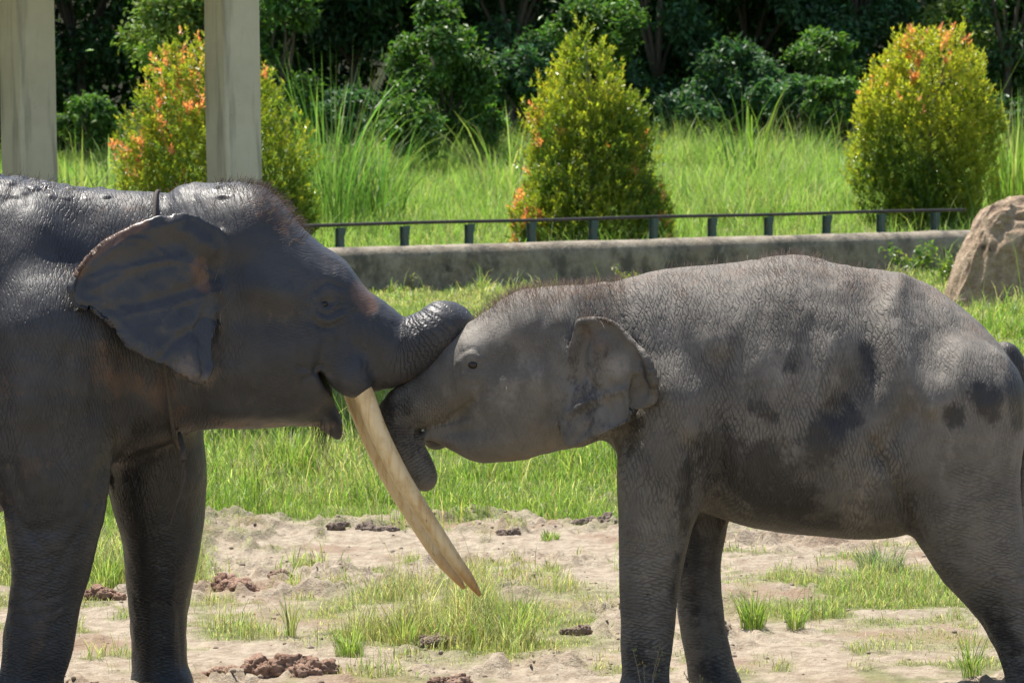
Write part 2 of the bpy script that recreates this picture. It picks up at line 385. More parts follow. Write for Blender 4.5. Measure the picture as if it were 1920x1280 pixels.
#      u     v    D   ru   rv  cols   N     L    extra height (m)
TREES = [
 (-40, 60, 84, 190, 200, DARK, 9000, .20, 'broadleaf_tree', 'dark broadleaf tree filling the top corner left of the first column', 'tree', 3.5),
 (150, 40, 88, 150, 220, DARK, 7000, .20, 'broadleaf_tree', 'dark tree in the gap just right of the first column', 'tree', 3.5),
 (330, 70, 72, 135, 115, LIGHT, 7500, .14, 'leafy_shrub', 'pale green loose shrub above the orange tipped bush between the columns', 'shrub', 0),
 (520, 110, 74, 95, 190, MID, 6500, .14, 'leafy_shrub', 'mid green tall shrub just right of the second column', 'shrub', .6),
 (660, 20, 90, 170, 170, DARK, 6500, .21, 'broadleaf_tree', 'near black shaded tree over the dark gap between column and vine shrub', 'tree', 4),
 (830, 140, 76, 105, 165, MID, 8500, .16, 'vine_covered_shrub', 'glossy vine covered shrub left of the middle pointed bush', 'shrub', 0),
 (775, 245, 73, 60, 62, MID, 3000, .14, 'leafy_shrub', 'low bright green shrub at the foot of the vine covered shrub', 'shrub', 0),
 (985, 140, 79, 75, 75, BLUE, 4200, .15, 'leafy_shrub', 'grey green rounded shrub touching the left of the middle pointed bush', 'shrub', 0),
 (960, 0, 86, 190, 130, BLUE, 9000, .20, 'broadleaf_tree', 'blue green tree crown at the top left of the middle pointed bush', 'tree', 4),
 (1230, 100, 85, 170, 165, BLUE, 10000, .19, 'broadleaf_tree', 'blue green tree right behind the middle pointed bush', 'tree', 3.5),
 (1400, 70, 89, 165, 190, DARK, 9000, .20, 'broadleaf_tree', 'dark tree midway between the two pointed bushes', 'tree', 4),
 (1480, 190, 78, 95, 55, BLUE, 4000, .14, 'leafy_shrub', 'low blue green shrub behind the cane stalks', 'shrub', 0),
 (1570, 190, 76, 80, 48, MID, 3600, .13, 'leafy_shrub', 'low mid green shrub touching the left of the rounded bush', 'shrub', 0),
 (1600, 50, 86, 150, 120, BLUE, 9000, .19, 'broadleaf_tree', 'blue green tree above the left shoulder of the rounded bush', 'tree', 3.5),
 (165, 225, 79, 70, 55, MID, 3000, .15, 'leafy_shrub', 'low shaded shrub in the gap right of the first column', 'shrub', 0),
 (640, 215, 77, 80, 60, BLUE, 3200, .15, 'leafy_shrub', 'low dim shrub behind the tallest reed clump', 'shrub', 0),
 (905, 235, 77, 60, 50, MID, 3000, .14, 'leafy_shrub', 'low leafy shrub right of the vine covered shrub', 'shrub', 0),
 (1300, 225, 80, 80, 60, BLUE, 3600, .15, 'leafy_shrub', 'low blue green shrub just right of the conical bush', 'shrub', 0),
 (1385, 150, 81, 90, 85, BLUE, 5000, .16, 'leafy_shrub', 'rounded blue green shrub above the cane stalks', 'shrub', 0),
 (1530, 120, 80, 80, 70, MID, 4200, .15, 'leafy_shrub', 'mid green shrub above and left of the egg shaped bush', 'shrub', 0),
 (1890, 215, 78, 60, 55, BLUE, 3000, .15, 'leafy_shrub', 'low shrub behind the bright reed clump at the right edge', 'shrub', 0),
 (1120, 60, 80, 110, 80, MID, 5200, .16, 'leafy_shrub', 'mid green shrub framing the tip of the conical bush', 'shrub', 0),
 (1790, 60, 84, 70, 80, LIGHT, 3800, .15, 'leafy_shrub', 'light green shrub peeking over the top of the rounded bush', 'shrub', 0),
 (1900, 60, 80, 120, 150, DARK, 8000, .18, 'broadleaf_tree', 'dark tree filling the top corner right of the rounded bush', 'tree', 3.5),
]
for (u, v, D, ru, rv, cols, N, L, nm, lab, cat, top) in TREES:
    tree(u, v, D, ru, rv, cols, N, L, nm, lab, cat, FG, top)
def forest_mass():
    nc = 1000                                                        # undergrowth and crowns deep in the wood
    d = R.uniform(91, 112, nc); x = R.uniform(-.40, .40, nc)*d
    cs = np.stack([x, d-12, bank(x, d-12)+R.uniform(.0, 16, nc)], -1); rs = R.uniform(1.2, 2.6, nc)
    nk = 480                                                        # the high canopy that closes over the edge
    d2 = R.uniform(86, 98, nk); x2 = R.uniform(-.40, .40, nk)*d2
    c2 = np.stack([x2, d2-12, bank(x2, d2-12)+6.0+R.uniform(0, 5, nk)], -1); r2 = R.uniform(1.2, 2.4, nk)
    o = leafobj('forest', [crown_leaves(cs, rs, 170000, .46, DARK, shell=.2), crown_leaves(c2, r2, 85000, .42, DARK, shell=.2)], M_forest)
    return o
tag(forest_mass(), kind='stuff')

# ------------------------------------------------------------------ the three clipped bushes with orange new leaves
def bush(D, prof, N, label, nred, redbias, yellow, stems=5):
    Yp = D-12.0; prof = np.array(prof, float)                     # v, u left, u right
    L_ = px(prof[:, 1], prof[:, 0], Yp); R_ = px(prof[:, 2], prof[:, 0], Yp)
    z = (L_[:, 2]+R_[:, 2])/2; cx = (L_[:, 0]+R_[:, 0])/2; rr = (R_[:, 0]-L_[:, 0])/2
    o = np.argsort(z); z, cx, rr = z[o], cx[o], rr[o]
    zg = float(bank(cx[0], Yp)); root = empty('pointed_bush', (cx[0], Yp, zg))
    # lobes hug the outline, each carries sprays of leaves
    ns = int(N*1.35)//11; nl = 150
    lz = np.interp(R.random(nl), np.cumsum(rr**.6)/np.sum(rr**.6), z); lr_ = np.interp(lz, z, rr); la = R.uniform(0, 2*np.pi, nl)
    rl = np.clip(lr_*R.uniform(.26, .48, nl), .10, .55); off_ = np.maximum(lr_*R.uniform(.90, 1.14, nl)-rl, 0)*np.where(R.random(nl) < .12, .3, 1)
    lc = np.stack([np.interp(lz, z, cx)+np.cos(la)*off_, Yp+np.sin(la)*off_, np.clip(lz, z[0]+rl*.5, z[-1]-rl*1.15)], -1)
    kl = R.choice(nl, ns, p=rl**2/np.sum(rl**2)); q = R.random(ns)**.3
    outw = np.stack([np.cos(la), np.sin(la), np.zeros(nl)], -1)[kl]
    dirs = unit(ns)+outw*.55+np.array([0, 0, .35]); dirs /= np.linalg.norm(dirs, axis=1)[:, None]
    sp = lc[kl]+dirs*(rl[kl]*(.35+.68*q))[:, None]*np.array([1, 1, 1.45])
    pok = R.random(ns) < .07; sp[pok] += (dirs[pok]*.5+np.array([0, 0, .8]))*R.uniform(.05, .22, pok.sum())[:, None]
    ax = dirs*.5+np.array([0, 0, .85])+unit(ns)*.35; ax /= np.linalg.norm(ax, axis=1)[:, None]
    red = np.zeros(ns, bool)
    for k in range(nred):
        tries = R.integers(0, ns, 14); sc = redbias(sp[tries], root)+R.random(14)*.8+1.5*(q[tries] > .75)
        j = tries[np.argmax(sc)]
        red |= np.linalg.norm((sp-sp[j])/np.array([1, 1, 1.7]), axis=1) < R.uniform(.06, .14)
    per = 11; k = np.repeat(np.arange(ns), per); M = len(k)
    t = np.tile(np.linspace(0, 1, per), ns); ln = R.uniform(.12, .26, ns)[k]
    azl = R.uniform(0, 2*np.pi, M)
    e1 = np.cross(ax[k], np.array([.3, .9, .2])); e1 /= np.linalg.norm(e1, axis=1)[:, None]; e2 = np.cross(ax[k], e1)
    side = e1*np.cos(azl)[:, None]+e2*np.sin(azl)[:, None]
    d = side*(.95-.55*t)[:, None]+ax[k]*(.35+.6*t)[:, None]
    c = sp[k]+ax[k]*(ln*(t-.5))[:, None]+side*.03
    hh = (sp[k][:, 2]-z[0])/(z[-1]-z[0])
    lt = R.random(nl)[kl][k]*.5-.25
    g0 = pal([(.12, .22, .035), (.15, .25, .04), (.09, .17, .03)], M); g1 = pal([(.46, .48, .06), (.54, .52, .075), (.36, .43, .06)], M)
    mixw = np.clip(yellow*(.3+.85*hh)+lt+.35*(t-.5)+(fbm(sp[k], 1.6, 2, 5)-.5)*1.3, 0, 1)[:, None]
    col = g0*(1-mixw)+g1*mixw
    rc = pal([(.80, .32, .18), (.84, .42, .24), (.72, .24, .15), (.86, .52, .32)], M)
    young = red[k] & (t > .25)
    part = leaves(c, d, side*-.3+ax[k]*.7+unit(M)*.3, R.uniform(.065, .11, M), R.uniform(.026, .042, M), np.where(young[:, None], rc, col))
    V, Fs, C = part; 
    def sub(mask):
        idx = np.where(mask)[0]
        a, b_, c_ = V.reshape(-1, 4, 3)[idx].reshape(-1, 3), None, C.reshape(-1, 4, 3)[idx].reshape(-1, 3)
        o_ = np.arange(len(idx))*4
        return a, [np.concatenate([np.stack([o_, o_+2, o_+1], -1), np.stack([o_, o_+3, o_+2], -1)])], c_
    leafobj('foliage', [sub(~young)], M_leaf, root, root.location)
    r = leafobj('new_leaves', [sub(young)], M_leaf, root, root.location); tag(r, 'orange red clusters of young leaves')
    mb = MB(); b = np.array([cx[0], Yp, zg-.08])
    mb.tube(catmull([b, [cx[0], Yp, (z[0]+z[-1])/2], [cx[-1], Yp, z[-1]-.3]], 8), np.linspace(.06, .012, 8), 7)
    for k in range(stems*5):
        j = R.integers(0, ns); e = sp[j]*.85+.15*np.array([np.interp(sp[j, 2], z, cx), Yp, sp[j, 2]])
        s = np.array([np.interp(max(e[2]-.9, zg), z, cx), Yp, max(e[2]-R.uniform(.5, 1.0), zg)])
        mb.tube([s, (s+e)/2+np.array([0, 0, .05]), e], [.022, .015, .006], 5)
    me = mb.mesh('stem'); me.transform(Matrix.Translation(-Vector(root.location))); link('stem', me, M_stem, root)
    return tag(root, label, 'bush', 'clipped bushes with orange shoots behind the fence')
bush(54.5, [(48,1082,1112),(75,1062,1132),(100,1048,1150),(150,1028,1165),(200,1002,1190),(250,990,1214),(300,982,1234),(350,970,1252),(400,960,1266),(448,968,1255)],
     36000, 'conical yellow green bush with a few red shoots behind the rail, in the middle', 62, lambda p, r: np.abs(p[:, 0]-r.location.x)*.5, .55)
bush(56, [(58,1758,1800),(80,1705,1818),(110,1668,1835),(150,1638,1850),(200,1610,1862),(250,1598,1868),(300,1590,1870),(350,1600,1862),(395,1640,1850),(425,1680,1810)],
     36000, 'egg shaped yellow green bush with bare stems at its foot, near the rock', 48, lambda p, r: (p[:, 2]-r.location.z)*.9-(p[:, 0]-r.location.x)*.3, .78)
bush(52, [(60,372,425),(100,320,455),(150,282,490),(200,256,525),(250,240,552),(300,228,578),(350,236,594),(410,250,590),(450,270,570)],
     34000, 'large bush with many orange shoots partly hidden by the second column', 135, lambda p, r: (p[:, 2]-r.location.z)*.35-(p[:, 0]-r.location.x)*.3, .55)

#@@WALL
# ------------------------------------------------------------------ low wall and fence
def wpt(u, D): p = px(u, 500, D-12.0); return np.array([p[0], p[1]])
wa, wb = wpt(660, 46.0), wpt(1783, 51.2); wdir = (wb-wa)/np.linalg.norm(wb-wa); wn = np.array([-wdir[1], wdir[0]])
w0, w1 = wa-wdir*18, wb+wdir*16
def wall_mesh():
    n = 420; t = np.linspace(0, 1, n); c = w0[None]+(w1-w0)[None]*t[:, None]; z0 = 0*t
    prof = [(-.23, -.2), (-.22, .25), (-.215, .50), (-.21, .60), (-.195, .67), (-.165, .725), (-.12, .765), (-.06, .788), (0, .795), (.07, .788), (.14, .755), (.19, .69), (.21, .6), (.22, -.2)]
    rows = []
    for (a, h) in prof:
        nn = fbm(np.stack([t*80, np.full(n, h*4+a*9)], -1), 1.0, 3, 81)-.5
        q = c+wn[None]*(a+nn*.03)[:, None] if np.ndim(nn) else c
        rows.append(np.stack([q[:, 0], q[:, 1], z0+h+nn*.03], -1))
    V = np.stack(rows, 1).reshape(-1, 3); m = len(prof)
    i = (np.arange(n-1)[:, None]*m+np.arange(m-1)[None]).ravel()
    f = [np.stack([i, i+m, i+m+1, i+1], -1)]
    return mesh('low_wall', V, f, True)
n = NT('weathered_concrete'); co = n.coord()
a = n.noise(co, 1.1, 6, .6); b = n.noise(co, 5, 6, .7); c = n.noise(n.scaled(co, (1.6, 1.6, 1.2)), 1.3, 6, .68); e = n.noise(co, 40, 4)
base = n.mix(n.ramp(b, .3, .7), (.22, .18, .13), (.37, .32, .245))
base = n.mix(n.ramp(c, .46, .64), base, (.12, .105, .085))
base = n.mix(n.ramp(a, .56, .72), base, (.27, .20, .14))
base = n.mix(n.ramp(n.noise(co, 2.7, 5, .7), .60, .70), base, (.07, .065, .055))
M_conc = n.P(Base_Color=base, Roughness=.9, Normal=n.bump(n.math('ADD', b, n.math('MULTIPLY', e, .4)), .04, .7))
o = link('low_wall', wall_mesh(), M_conc); tag(o, 'long low weathered concrete wall with rounded top below the rail fence', 'wall')
n = NT('worn_green_paint'); co = n.coord(); a = n.noise(co, 9, 5, .7)
M_post = n.P(Base_Color=n.mix(n.ramp(a, .5, .62), (.05, .095, .082), (.12, .11, .09)), Roughness=.6, Normal=n.bump(a, .01))
n = NT('rusty_dark_rail'); a = n.noise(n.coord(), 14, 5, .7)
M_rail = n.P(Base_Color=n.mix(n.ramp(a, .45, .65), (.03, .03, .03), (.07, .05, .038)), Roughness=.55)
fence = empty('rail_fence', (*(wa+wn*.45), 0.0))
tag(fence, 'low metal fence of green posts under one dark rail behind the wall', 'fence')
ztop = 1.125; zb = .55
pm = MB()
pm.box((0, 0, (ztop+zb)/2-.02), (.012, .11, ztop-zb-.04))
pm.box((0, -.058, (ztop+zb)/2-.02), (.078, .012, ztop-zb-.04)); pm.box((0, .058, (ztop+zb)/2-.02), (.078, .012, ztop-zb-.04))
pm.add(np.array([[-.05, -.066, ztop-.16], [.05, -.066, ztop-.16], [.068, -.066, ztop-.03], [-.068, -.066, ztop-.03],
                 [-.05, -.054, ztop-.16], [.05, -.054, ztop-.16], [.068, -.054, ztop-.03], [-.068, -.054, ztop-.03]]),
       np.array([[0,1,2,3],[7,6,5,4],[0,4,5,1],[1,5,6,2],[2,6,7,3],[3,7,4,0]]))
pme = pm.mesh('post', False)
ang = math.atan2(wdir[1], wdir[0])
step = np.linalg.norm(wb-wa)/10.0
for k in range(-3, 12):
    q = wdir*step*k
    o = link('post', pme, M_post, fence, (q[0], q[1], R.normal(0, .006))); o.rotation_euler = (R.normal(0, .015), R.normal(0, .012), ang+.25)
rm = MB(); q0, q1 = wdir*step*-3.4, wdir*step*10.55
t = np.linspace(0, 1, 40)
rm.tube(np.stack([q0[0]+(q1[0]-q0[0])*t, q0[1]+(q1[1]-q0[1])*t, ztop+.0+.005*np.sin(t*23)+0*t], -1), .031, 6)
link('rail', rm.mesh('rail'), M_rail, fence)

# ------------------------------------------------------------------ concrete columns
n = NT('stained_column'); co = n.coord()
a = n.noise(co, 1.5, 6, .6); b = n.noise(co, 7, 6, .75); c = n.noise(n.scaled(co, (7, 7, .7)), 1.5, 4)
base = n.mix(n.ramp(a, .3, .7), (.55, .49, .36), (.67, .61, .475)); base = n.mix(n.ramp(c, .5, .72, 0, .65), base, (.27, .25, .19))
base = n.mix(n.ramp(b, .63, .72), base, (.12, .11, .09))
M_col = n.P(Base_Color=base, Roughness=.85, Normal=n.bump(b, .01, .6))
def column(uc, rot, label):
    D = 27.0; p = px(uc, 400, D-12.0); s = .18; bv = .012
    c = np.array([(-s, -s+bv), (-s+bv, -s), (s-bv, -s), (s, -s+bv), (s, s-bv), (s-bv, s), (-s+bv, s), (-s, s-bv)])
    zs = np.concatenate([[-.2], np.linspace(0, 4.4, 23)]); V = np.concatenate([np.concatenate([c, np.full((8, 1), z)], 1) for z in zs])
    V[:, :2] += (np.stack([vnoise(V*np.array([3, 3, 1.7]), 1, 5), vnoise(V*np.array([3, 3, 1.7]), 1, 8)], -1)-.5)*.012
    i = np.arange(len(zs)-1)[:, None]*8; k = np.arange(8)[None]
    q = np.stack([i+k, i+(k+1) % 8, i+8+(k+1) % 8, i+8+k], -1).reshape(-1, 4)
    top = (len(zs)-1)*8+np.array([[0, 1, 2, 3], [0, 3, 4, 7], [4, 5, 6, 7]])
    o = link('concrete_column', mesh('concrete_column', V, [q, top], False), M_col, None, (p[0], D-12.0, -.01)); o.rotation_euler = (0, 0, rad(rot))
    return tag(o, label, 'column', 'concrete columns behind the tusked elephant')
column(58, 39, 'square grey concrete column at the left edge behind the big elephant\'s back')
column(441, 35, 'square grey concrete column rising behind the big elephant\'s forehead')

def add_shade_roof():  # unseen roof, added to cut the sky light on the columns
    root = empty('added_shade_roof', (-9.2, 17.0, 4.39)); tag(root, 'unseen flat concrete roof added over the grey columns to dim their faces', 'roof')
    mb = MB(); mb.box((0, 0, .30), (14.6, 9.0, .14)); link('slab', mb.mesh('slab', False), M_col, root)
    for y_ in (-2.0, 2.4):
        mb = MB(); mb.box((0, y_, .115), (14.4, .28, .225)); link('beam', mb.mesh('beam', False), M_col, root)
add_shade_roof()
#@@ROCK
# ------------------------------------------------------------------ boulder
def lump(shape, N, seed, amp, sc, flat=True):
    """noisy closed lump: N subdivisions of a cube sphere, scaled by shape"""
    g = np.linspace(-1, 1, N+1); A, B = np.meshgrid(g, g); vs, fs, off = [], [], 0
    for ax in range(3):
        for sg in (-1, 1):
            P = np.zeros((N+1, N+1, 3)); P[..., ax] = sg; P[..., (ax+1) % 3] = A*sg; P[..., (ax+2) % 3] = B
            vs.append(P.reshape(-1, 3)); i = (np.arange(N)[:, None]*(N+1)+np.arange(N)[None]).ravel()
            fs.append(np.stack([i, i+1, i+N+2, i+N+1], -1)+off); off += (N+1)**2
    V = np.concatenate(vs); V /= np.linalg.norm(V, axis=1)[:, None]
    key = np.round(V, 5); _, first, inv = np.unique(key, axis=0, return_index=True, return_inverse=True); inv = inv.ravel()
    V = V[first]; Fq = inv[np.concatenate(fs)]
    r = 1+amp*((fbm(V, sc, 4, seed)-.5)*2+.6*(np.abs(fbm(V, sc*2, 3, seed+9)-.5)*-4+.5))
    return V*r[:, None]*np.array(shape), Fq
n = NT('ochre_rock'); co = n.coord(); a = n.noise(co, 2.2, 6, .65); b = n.noise(co, 11, 6, .7)
base = n.mix(n.ramp(b, .3, .7), (.28, .19, .12), (.50, .375, .26)); base = n.mix(n.ramp(a, .52, .66), base, (.09, .055, .035))
M_rock = n.P(Base_Color=base, Roughness=.9, Normal=n.bump(n.math('ADD', a, n.math('MULTIPLY', b, .5)), .12, .9))
Y_ = 40.7-12; p = px(1885, 480, Y_)
V, Fq = lump((.78, .62, 1.0), 54, 3, .21, 1.25)
V = np.sign(V)*np.abs(V/np.array([.78, .62, 1.0]))**.72*np.array([.74, .60, .97])
V[:, 0] += -.12*(V[:, 2] < 0)*np.abs(V[:, 2])+.10*V[:, 2]; V[:, 0] *= 1-.28*np.clip(V[:, 2], 0, 1); V[:, 2] = np.where(V[:, 2] < -.75, -.75+(V[:, 2]+.75)*.2, V[:, 2])
V *= (1+.35*np.clip(-V[:, 2], 0, 1)*.5)[:, None]**np.array([1, 1, 0]); zc = .68
o = link('boulder', mesh('boulder', V, Fq, True), M_rock, None, (p[0]+.09, Y_, zc-.14)); tag(o, 'tall rough ochre boulder at the right edge in front of the wall end', 'boulder')

#@@ANIMALS
# ------------------------------------------------------------------ animals: an implicit body, meshed with surface nets
PM = F/12.0                                                        # photo pixels per metre in the animals' plane
def smin(a, b, k):
    h = np.clip(.5+.5*(b-a)/k, 0, 1); return b+(a-b)*h-k*h*(1-h)
class Field:
    def __init__(s, lo, hi, h):
        s.lo = np.array(lo, float); s.h = h; s.n = np.ceil((np.array(hi)-s.lo)/h).astype(int)+1
        s.ax = [s.lo[k]+np.arange(s.n[k])*h for k in range(3)]
        s.f = np.full(s.n, .5, np.float32)
    def sub(s, lo, hi):
        a = np.clip(np.floor((np.array(lo)-s.lo)/s.h).astype(int), 0, s.n-1); b = np.clip(np.ceil((np.array(hi)-s.lo)/s.h).astype(int)+1, 1, s.n)
        sl = tuple(slice(x, y) for x, y in zip(a, b))
        X = s.ax[0][sl[0]][:, None, None]; Y = s.ax[1][sl[1]][None, :, None]; Z = s.ax[2][sl[2]][None, None, :]
        return sl, X, Y, Z
    def join(s, sl, d, k): s.f[sl] = smin(s.f[sl], d.astype(np.float32), k)
    def cut(s, sl, d, k): s.f[sl] = -smin(-s.f[sl], d.astype(np.float32), k)
    def loft(s, secs, k=.05, n=2.2, Y0=0.0, wide=0.0):
        """sections across x: (u, v top, v bottom, half width m); wide lowers the widest point"""
        a = np.array(secs, float); T = px(a[:, 0], a[:, 1], Y0); B = px(a[:, 0], a[:, 2], Y0)
        x = (T[:, 0]+B[:, 0])/2; zc = (T[:, 2]+B[:, 2])/2; hz = (T[:, 2]-B[:, 2])/2; hy = a[:, 3]
        m = .2; sl, X, Y, Z = s.sub((x[0]-m, Y0-hy.max()-m, (zc-hz).min()-m), (x[-1]+m, Y0+hy.max()+m, (zc+hz).max()+m))
        xs = X.ravel(); c_ = pchip(x, zc, xs)[:, None, None]; z_ = pchip(x, hz, xs)[:, None, None]; y_ = pchip(x, hy, xs)[:, None, None]
        out = np.maximum(x[0]-xs, xs-x[-1])[:, None, None]
        zz = (Z-c_)/z_; yy = np.abs(Y-Y0)/(y_*(1-wide*zz.clip(-1, 1)))
        q = (yy**n+np.abs(zz)**n)**(1/n)
        d = (q-1)*np.minimum(y_, z_); d = np.where(out > 0, np.sqrt(np.maximum(d, 0)**2+out**2)+np.minimum(d, 0), d)
        s.join(sl, d, k)
    def chain(s, nodes, k=.04, sub=5, sy=1.0, cut=False):
        """tube along (u, v, Y, radius px); sy widens it across the body"""
        a = np.array(nodes, float); P = np.stack([px(r[0], r[1], r[2]) for r in a]); r = a[:, 3]/PM
        Q = catmull(np.concatenate([P, r[:, None]], 1), (len(a)-1)*sub+1); m = .13
        lo = (Q[:, :3]-Q[:, 3:]*max(1, sy)).min(0)-m; hi = (Q[:, :3]+Q[:, 3:]*max(1, sy)).max(0)+m
        sl, X, Y, Z = s.sub(lo, hi); D = np.full((X.size, Y.size, Z.size), 9., np.float32)
        for A, B in zip(Q[:-1], Q[1:]):
            rm = max(A[3], B[3])*max(1, sy)+m
            l2, h2 = np.minimum(A, B)[:3]-rm, np.maximum(A, B)[:3]+rm
            ix = [np.searchsorted(ax.ravel(), [l2[j], h2[j]]) for j, ax in enumerate((X, Y, Z))]
            ss = tuple(slice(*q) for q in ix)
            x, y, z = X[ss[0]]-A[0], (Y[:, ss[1]]-A[1])/sy, Z[:, :, ss[2]]-A[2]
            bx, by, bz = B[0]-A[0], (B[1]-A[1])/sy, B[2]-A[2]; L2 = bx*bx+by*by+bz*bz+1e-9
            t = np.clip((x*bx+y*by+z*bz)/L2, 0, 1)
            d = np.sqrt((x-t*bx)**2+(y-t*by)**2+(z-t*bz)**2)-(A[3]+(B[3]-A[3])*t)
            D[ss] = np.minimum(D[ss], d)
        (s.cut if cut else s.join)(sl, -D if False else D, k)
        return Q
    def sheet(s, poly, yfun, th, k=.012, side=-1, rag=15):
        """ear: polygon of photo pixels (in its own plane), depth yfun(u, v), thickness"""
        P = np.array(poly, float); Pc = np.concatenate([P[-2:], P, P[:2]])
        P = catmull(np.concatenate([P, P[:1]]), len(P)*9+1)[:-1]; c0 = P.mean(0); P = P+(P-c0)/np.linalg.norm(P-c0, axis=1)[:, None]*((fbm(P, .045, 3, 12)-.55)*rag)[:, None]
        W = px(P[:, 0], P[:, 1], -.36); xz = W[:, [0, 2]]
        us = np.linspace(P[:, 0].min(), P[:, 0].max(), 12); vs = np.linspace(P[:, 1].min(), P[:, 1].max(), 12)
        yy = yfun(*np.meshgrid(us, vs)); m = .05
        ylo, yhi = yy.min()-m, yy.max()+m
        if side > 0: ylo, yhi = -yhi, -ylo
        sl, X, Y, Z = s.sub((xz[:, 0].min()-m, ylo, xz[:, 1].min()-m), (xz[:, 0].max()+m, yhi, xz[:, 1].max()+m))
        gx_, gz_ = np.broadcast_arrays(X[:, 0, :], Z[:, 0, :]); A = xz; B = np.roll(xz, -1, 0)
        dm = np.full(gx_.shape, 9.); ins = np.zeros(gx_.shape, bool)
        for a, b in zip(A, B):
            e = b-a; t = np.clip(((gx_-a[0])*e[0]+(gz_-a[1])*e[1])/(e@e+1e-12), 0, 1)
            dm = np.minimum(dm, np.hypot(gx_-a[0]-t*e[0], gz_-a[1]-t*e[1]))
            ins ^= ((a[1] > gz_) != (b[1] > gz_)) & (gx_ < a[0]+(gz_-a[1])*e[0]/(e[1]+1e-12))
        sd = np.where(ins, -dm, dm)
        pu, pv = proj(np.stack([gx_, np.full(gx_.shape, -.36), gz_], -1))
        y0 = yfun(pu, pv)
        tt = th*(.75+.25*np.clip(-sd/.08, 0, 1))
        q0 = np.abs(Y+side*-1*y0[:, None, :]*-1 if False else Y-(y0[:, None, :] if side < 0 else -y0[:, None, :]))-0
        r_ = tt[:, None, :]
        d2 = (sd[:, None, :]+r_); d = np.where(d2 > 0, np.hypot(np.maximum(d2, 0), q0)-r_, q0-r_)
        s.join(sl, d, k)
    def nets(s, it=2):
        f = s.f; ins = f < 0; n = f.shape
        c = [ins[a:n[0]-1+a, b:n[1]-1+b, d:n[2]-1+d] for a in (0, 1) for b in (0, 1) for d in (0, 1)]
        sm = sum(x.astype(np.int8) for x in c); act = (sm > 0) & (sm < 8)
        idx = np.argwhere(act); vid = np.full(act.shape, -1, np.int64); vid[act] = np.arange(len(idx))
        acc = np.zeros((len(idx), 3)); cnt = np.zeros(len(idx))
        cr = np.array([[a, b, d] for a in (0, 1) for b in (0, 1) for d in (0, 1)])
        val = [f[idx[:, 0]+a, idx[:, 1]+b, idx[:, 2]+d] for a, b, d in cr]
        for p in range(8):
            for q in range(p+1, 8):
                if np.abs(cr[p]-cr[q]).sum() != 1: continue
                x = (val[p] < 0) != (val[q] < 0); t = np.where(x, val[p]/(val[p]-val[q]+1e-12), 0)
                acc += np.where(x[:, None], cr[p]+(cr[q]-cr[p])*t[:, None], 0); cnt += x
        V = s.lo+(idx+acc/cnt[:, None])*s.h
        quads = []
        for ax in range(3):
            o = [k for k in range(3) if k != ax]
            sl0 = [slice(1, -1)]*3; sl0[ax] = slice(0, -1); sl1 = list(sl0); sl1[ax] = slice(1, None)
            A = ins[tuple(sl0)]; B = ins[tuple(sl1)]
            e = np.argwhere(A != B); st = A[tuple(e.T)]
            e = e+np.array([0 if k == ax else 1 for k in range(3)])
            def at(i_, j_):
                g_ = e.copy(); g_[:, o[0]] -= i_; g_[:, o[1]] -= j_; return vid[tuple(g_.T)]
            q = np.stack([at(1, 1), at(0, 1), at(0, 0), at(1, 0)], -1)
            fl = st if ax != 1 else ~st
            q[~fl] = q[~fl][:, ::-1]; quads.append(q)
        Q = np.concatenate(quads); Q = Q[(Q >= 0).all(1)]
        ed = np.concatenate([Q[:, [0, 1]], Q[:, [1, 2]], Q[:, [2, 3]], Q[:, [3, 0]]])
        for lam in [.5, -.52]*it:
            S = np.zeros_like(V); ct = np.bincount(ed[:, 0], minlength=len(V))
            for k in range(3): S[:, k] = np.bincount(ed[:, 0], V[ed[:, 1], k], len(V))
            V = V+lam*(S/np.maximum(ct, 1)[:, None]-V)
        return V, Q
def vnormals(V, Q):
    nf = np.cross(V[Q[:, 2]]-V[Q[:, 0]], V[Q[:, 3]]-V[Q[:, 1]]); N = np.zeros_like(V)
    for k in range(4):
        for j in range(3): N[:, j] += np.bincount(Q[:, k], nf[:, j], len(V))
    return N/(np.linalg.norm(N, axis=1)[:, None]+1e-12)
def inpoly(u, v, poly, grow=0):
    P = np.array(poly, float); c = P.mean(0); P = c+(P-c)*(1+grow); ins = np.zeros(u.shape, bool)
    for a, b in zip(P, np.roll(P, -1, 0)):
        ins ^= ((a[1] > v) != (b[1] > v)) & (u < a[0]+(v-a[1])*(b[0]-a[0])/(b[1]-a[1]+1e-9))
    return ins
def pdist(u, v, pts):
    pts = np.array(pts, float); d = np.full(u.shape, 1e9)
    if len(pts) == 1: return np.hypot(u-pts[0, 0], v-pts[0, 1])
    if len(pts) > 2: pts = catmull(pts, len(pts)*4)
    for a, b in zip(pts[:-1], pts[1:]):
        e = b-a; t = np.clip(((u-a[0])*e[0]+(v-a[1])*e[1])/(e@e+1e-9), 0, 1); d = np.minimum(d, np.hypot(u-a[0]-t*e[0], v-a[1]-t*e[1]))
    return d
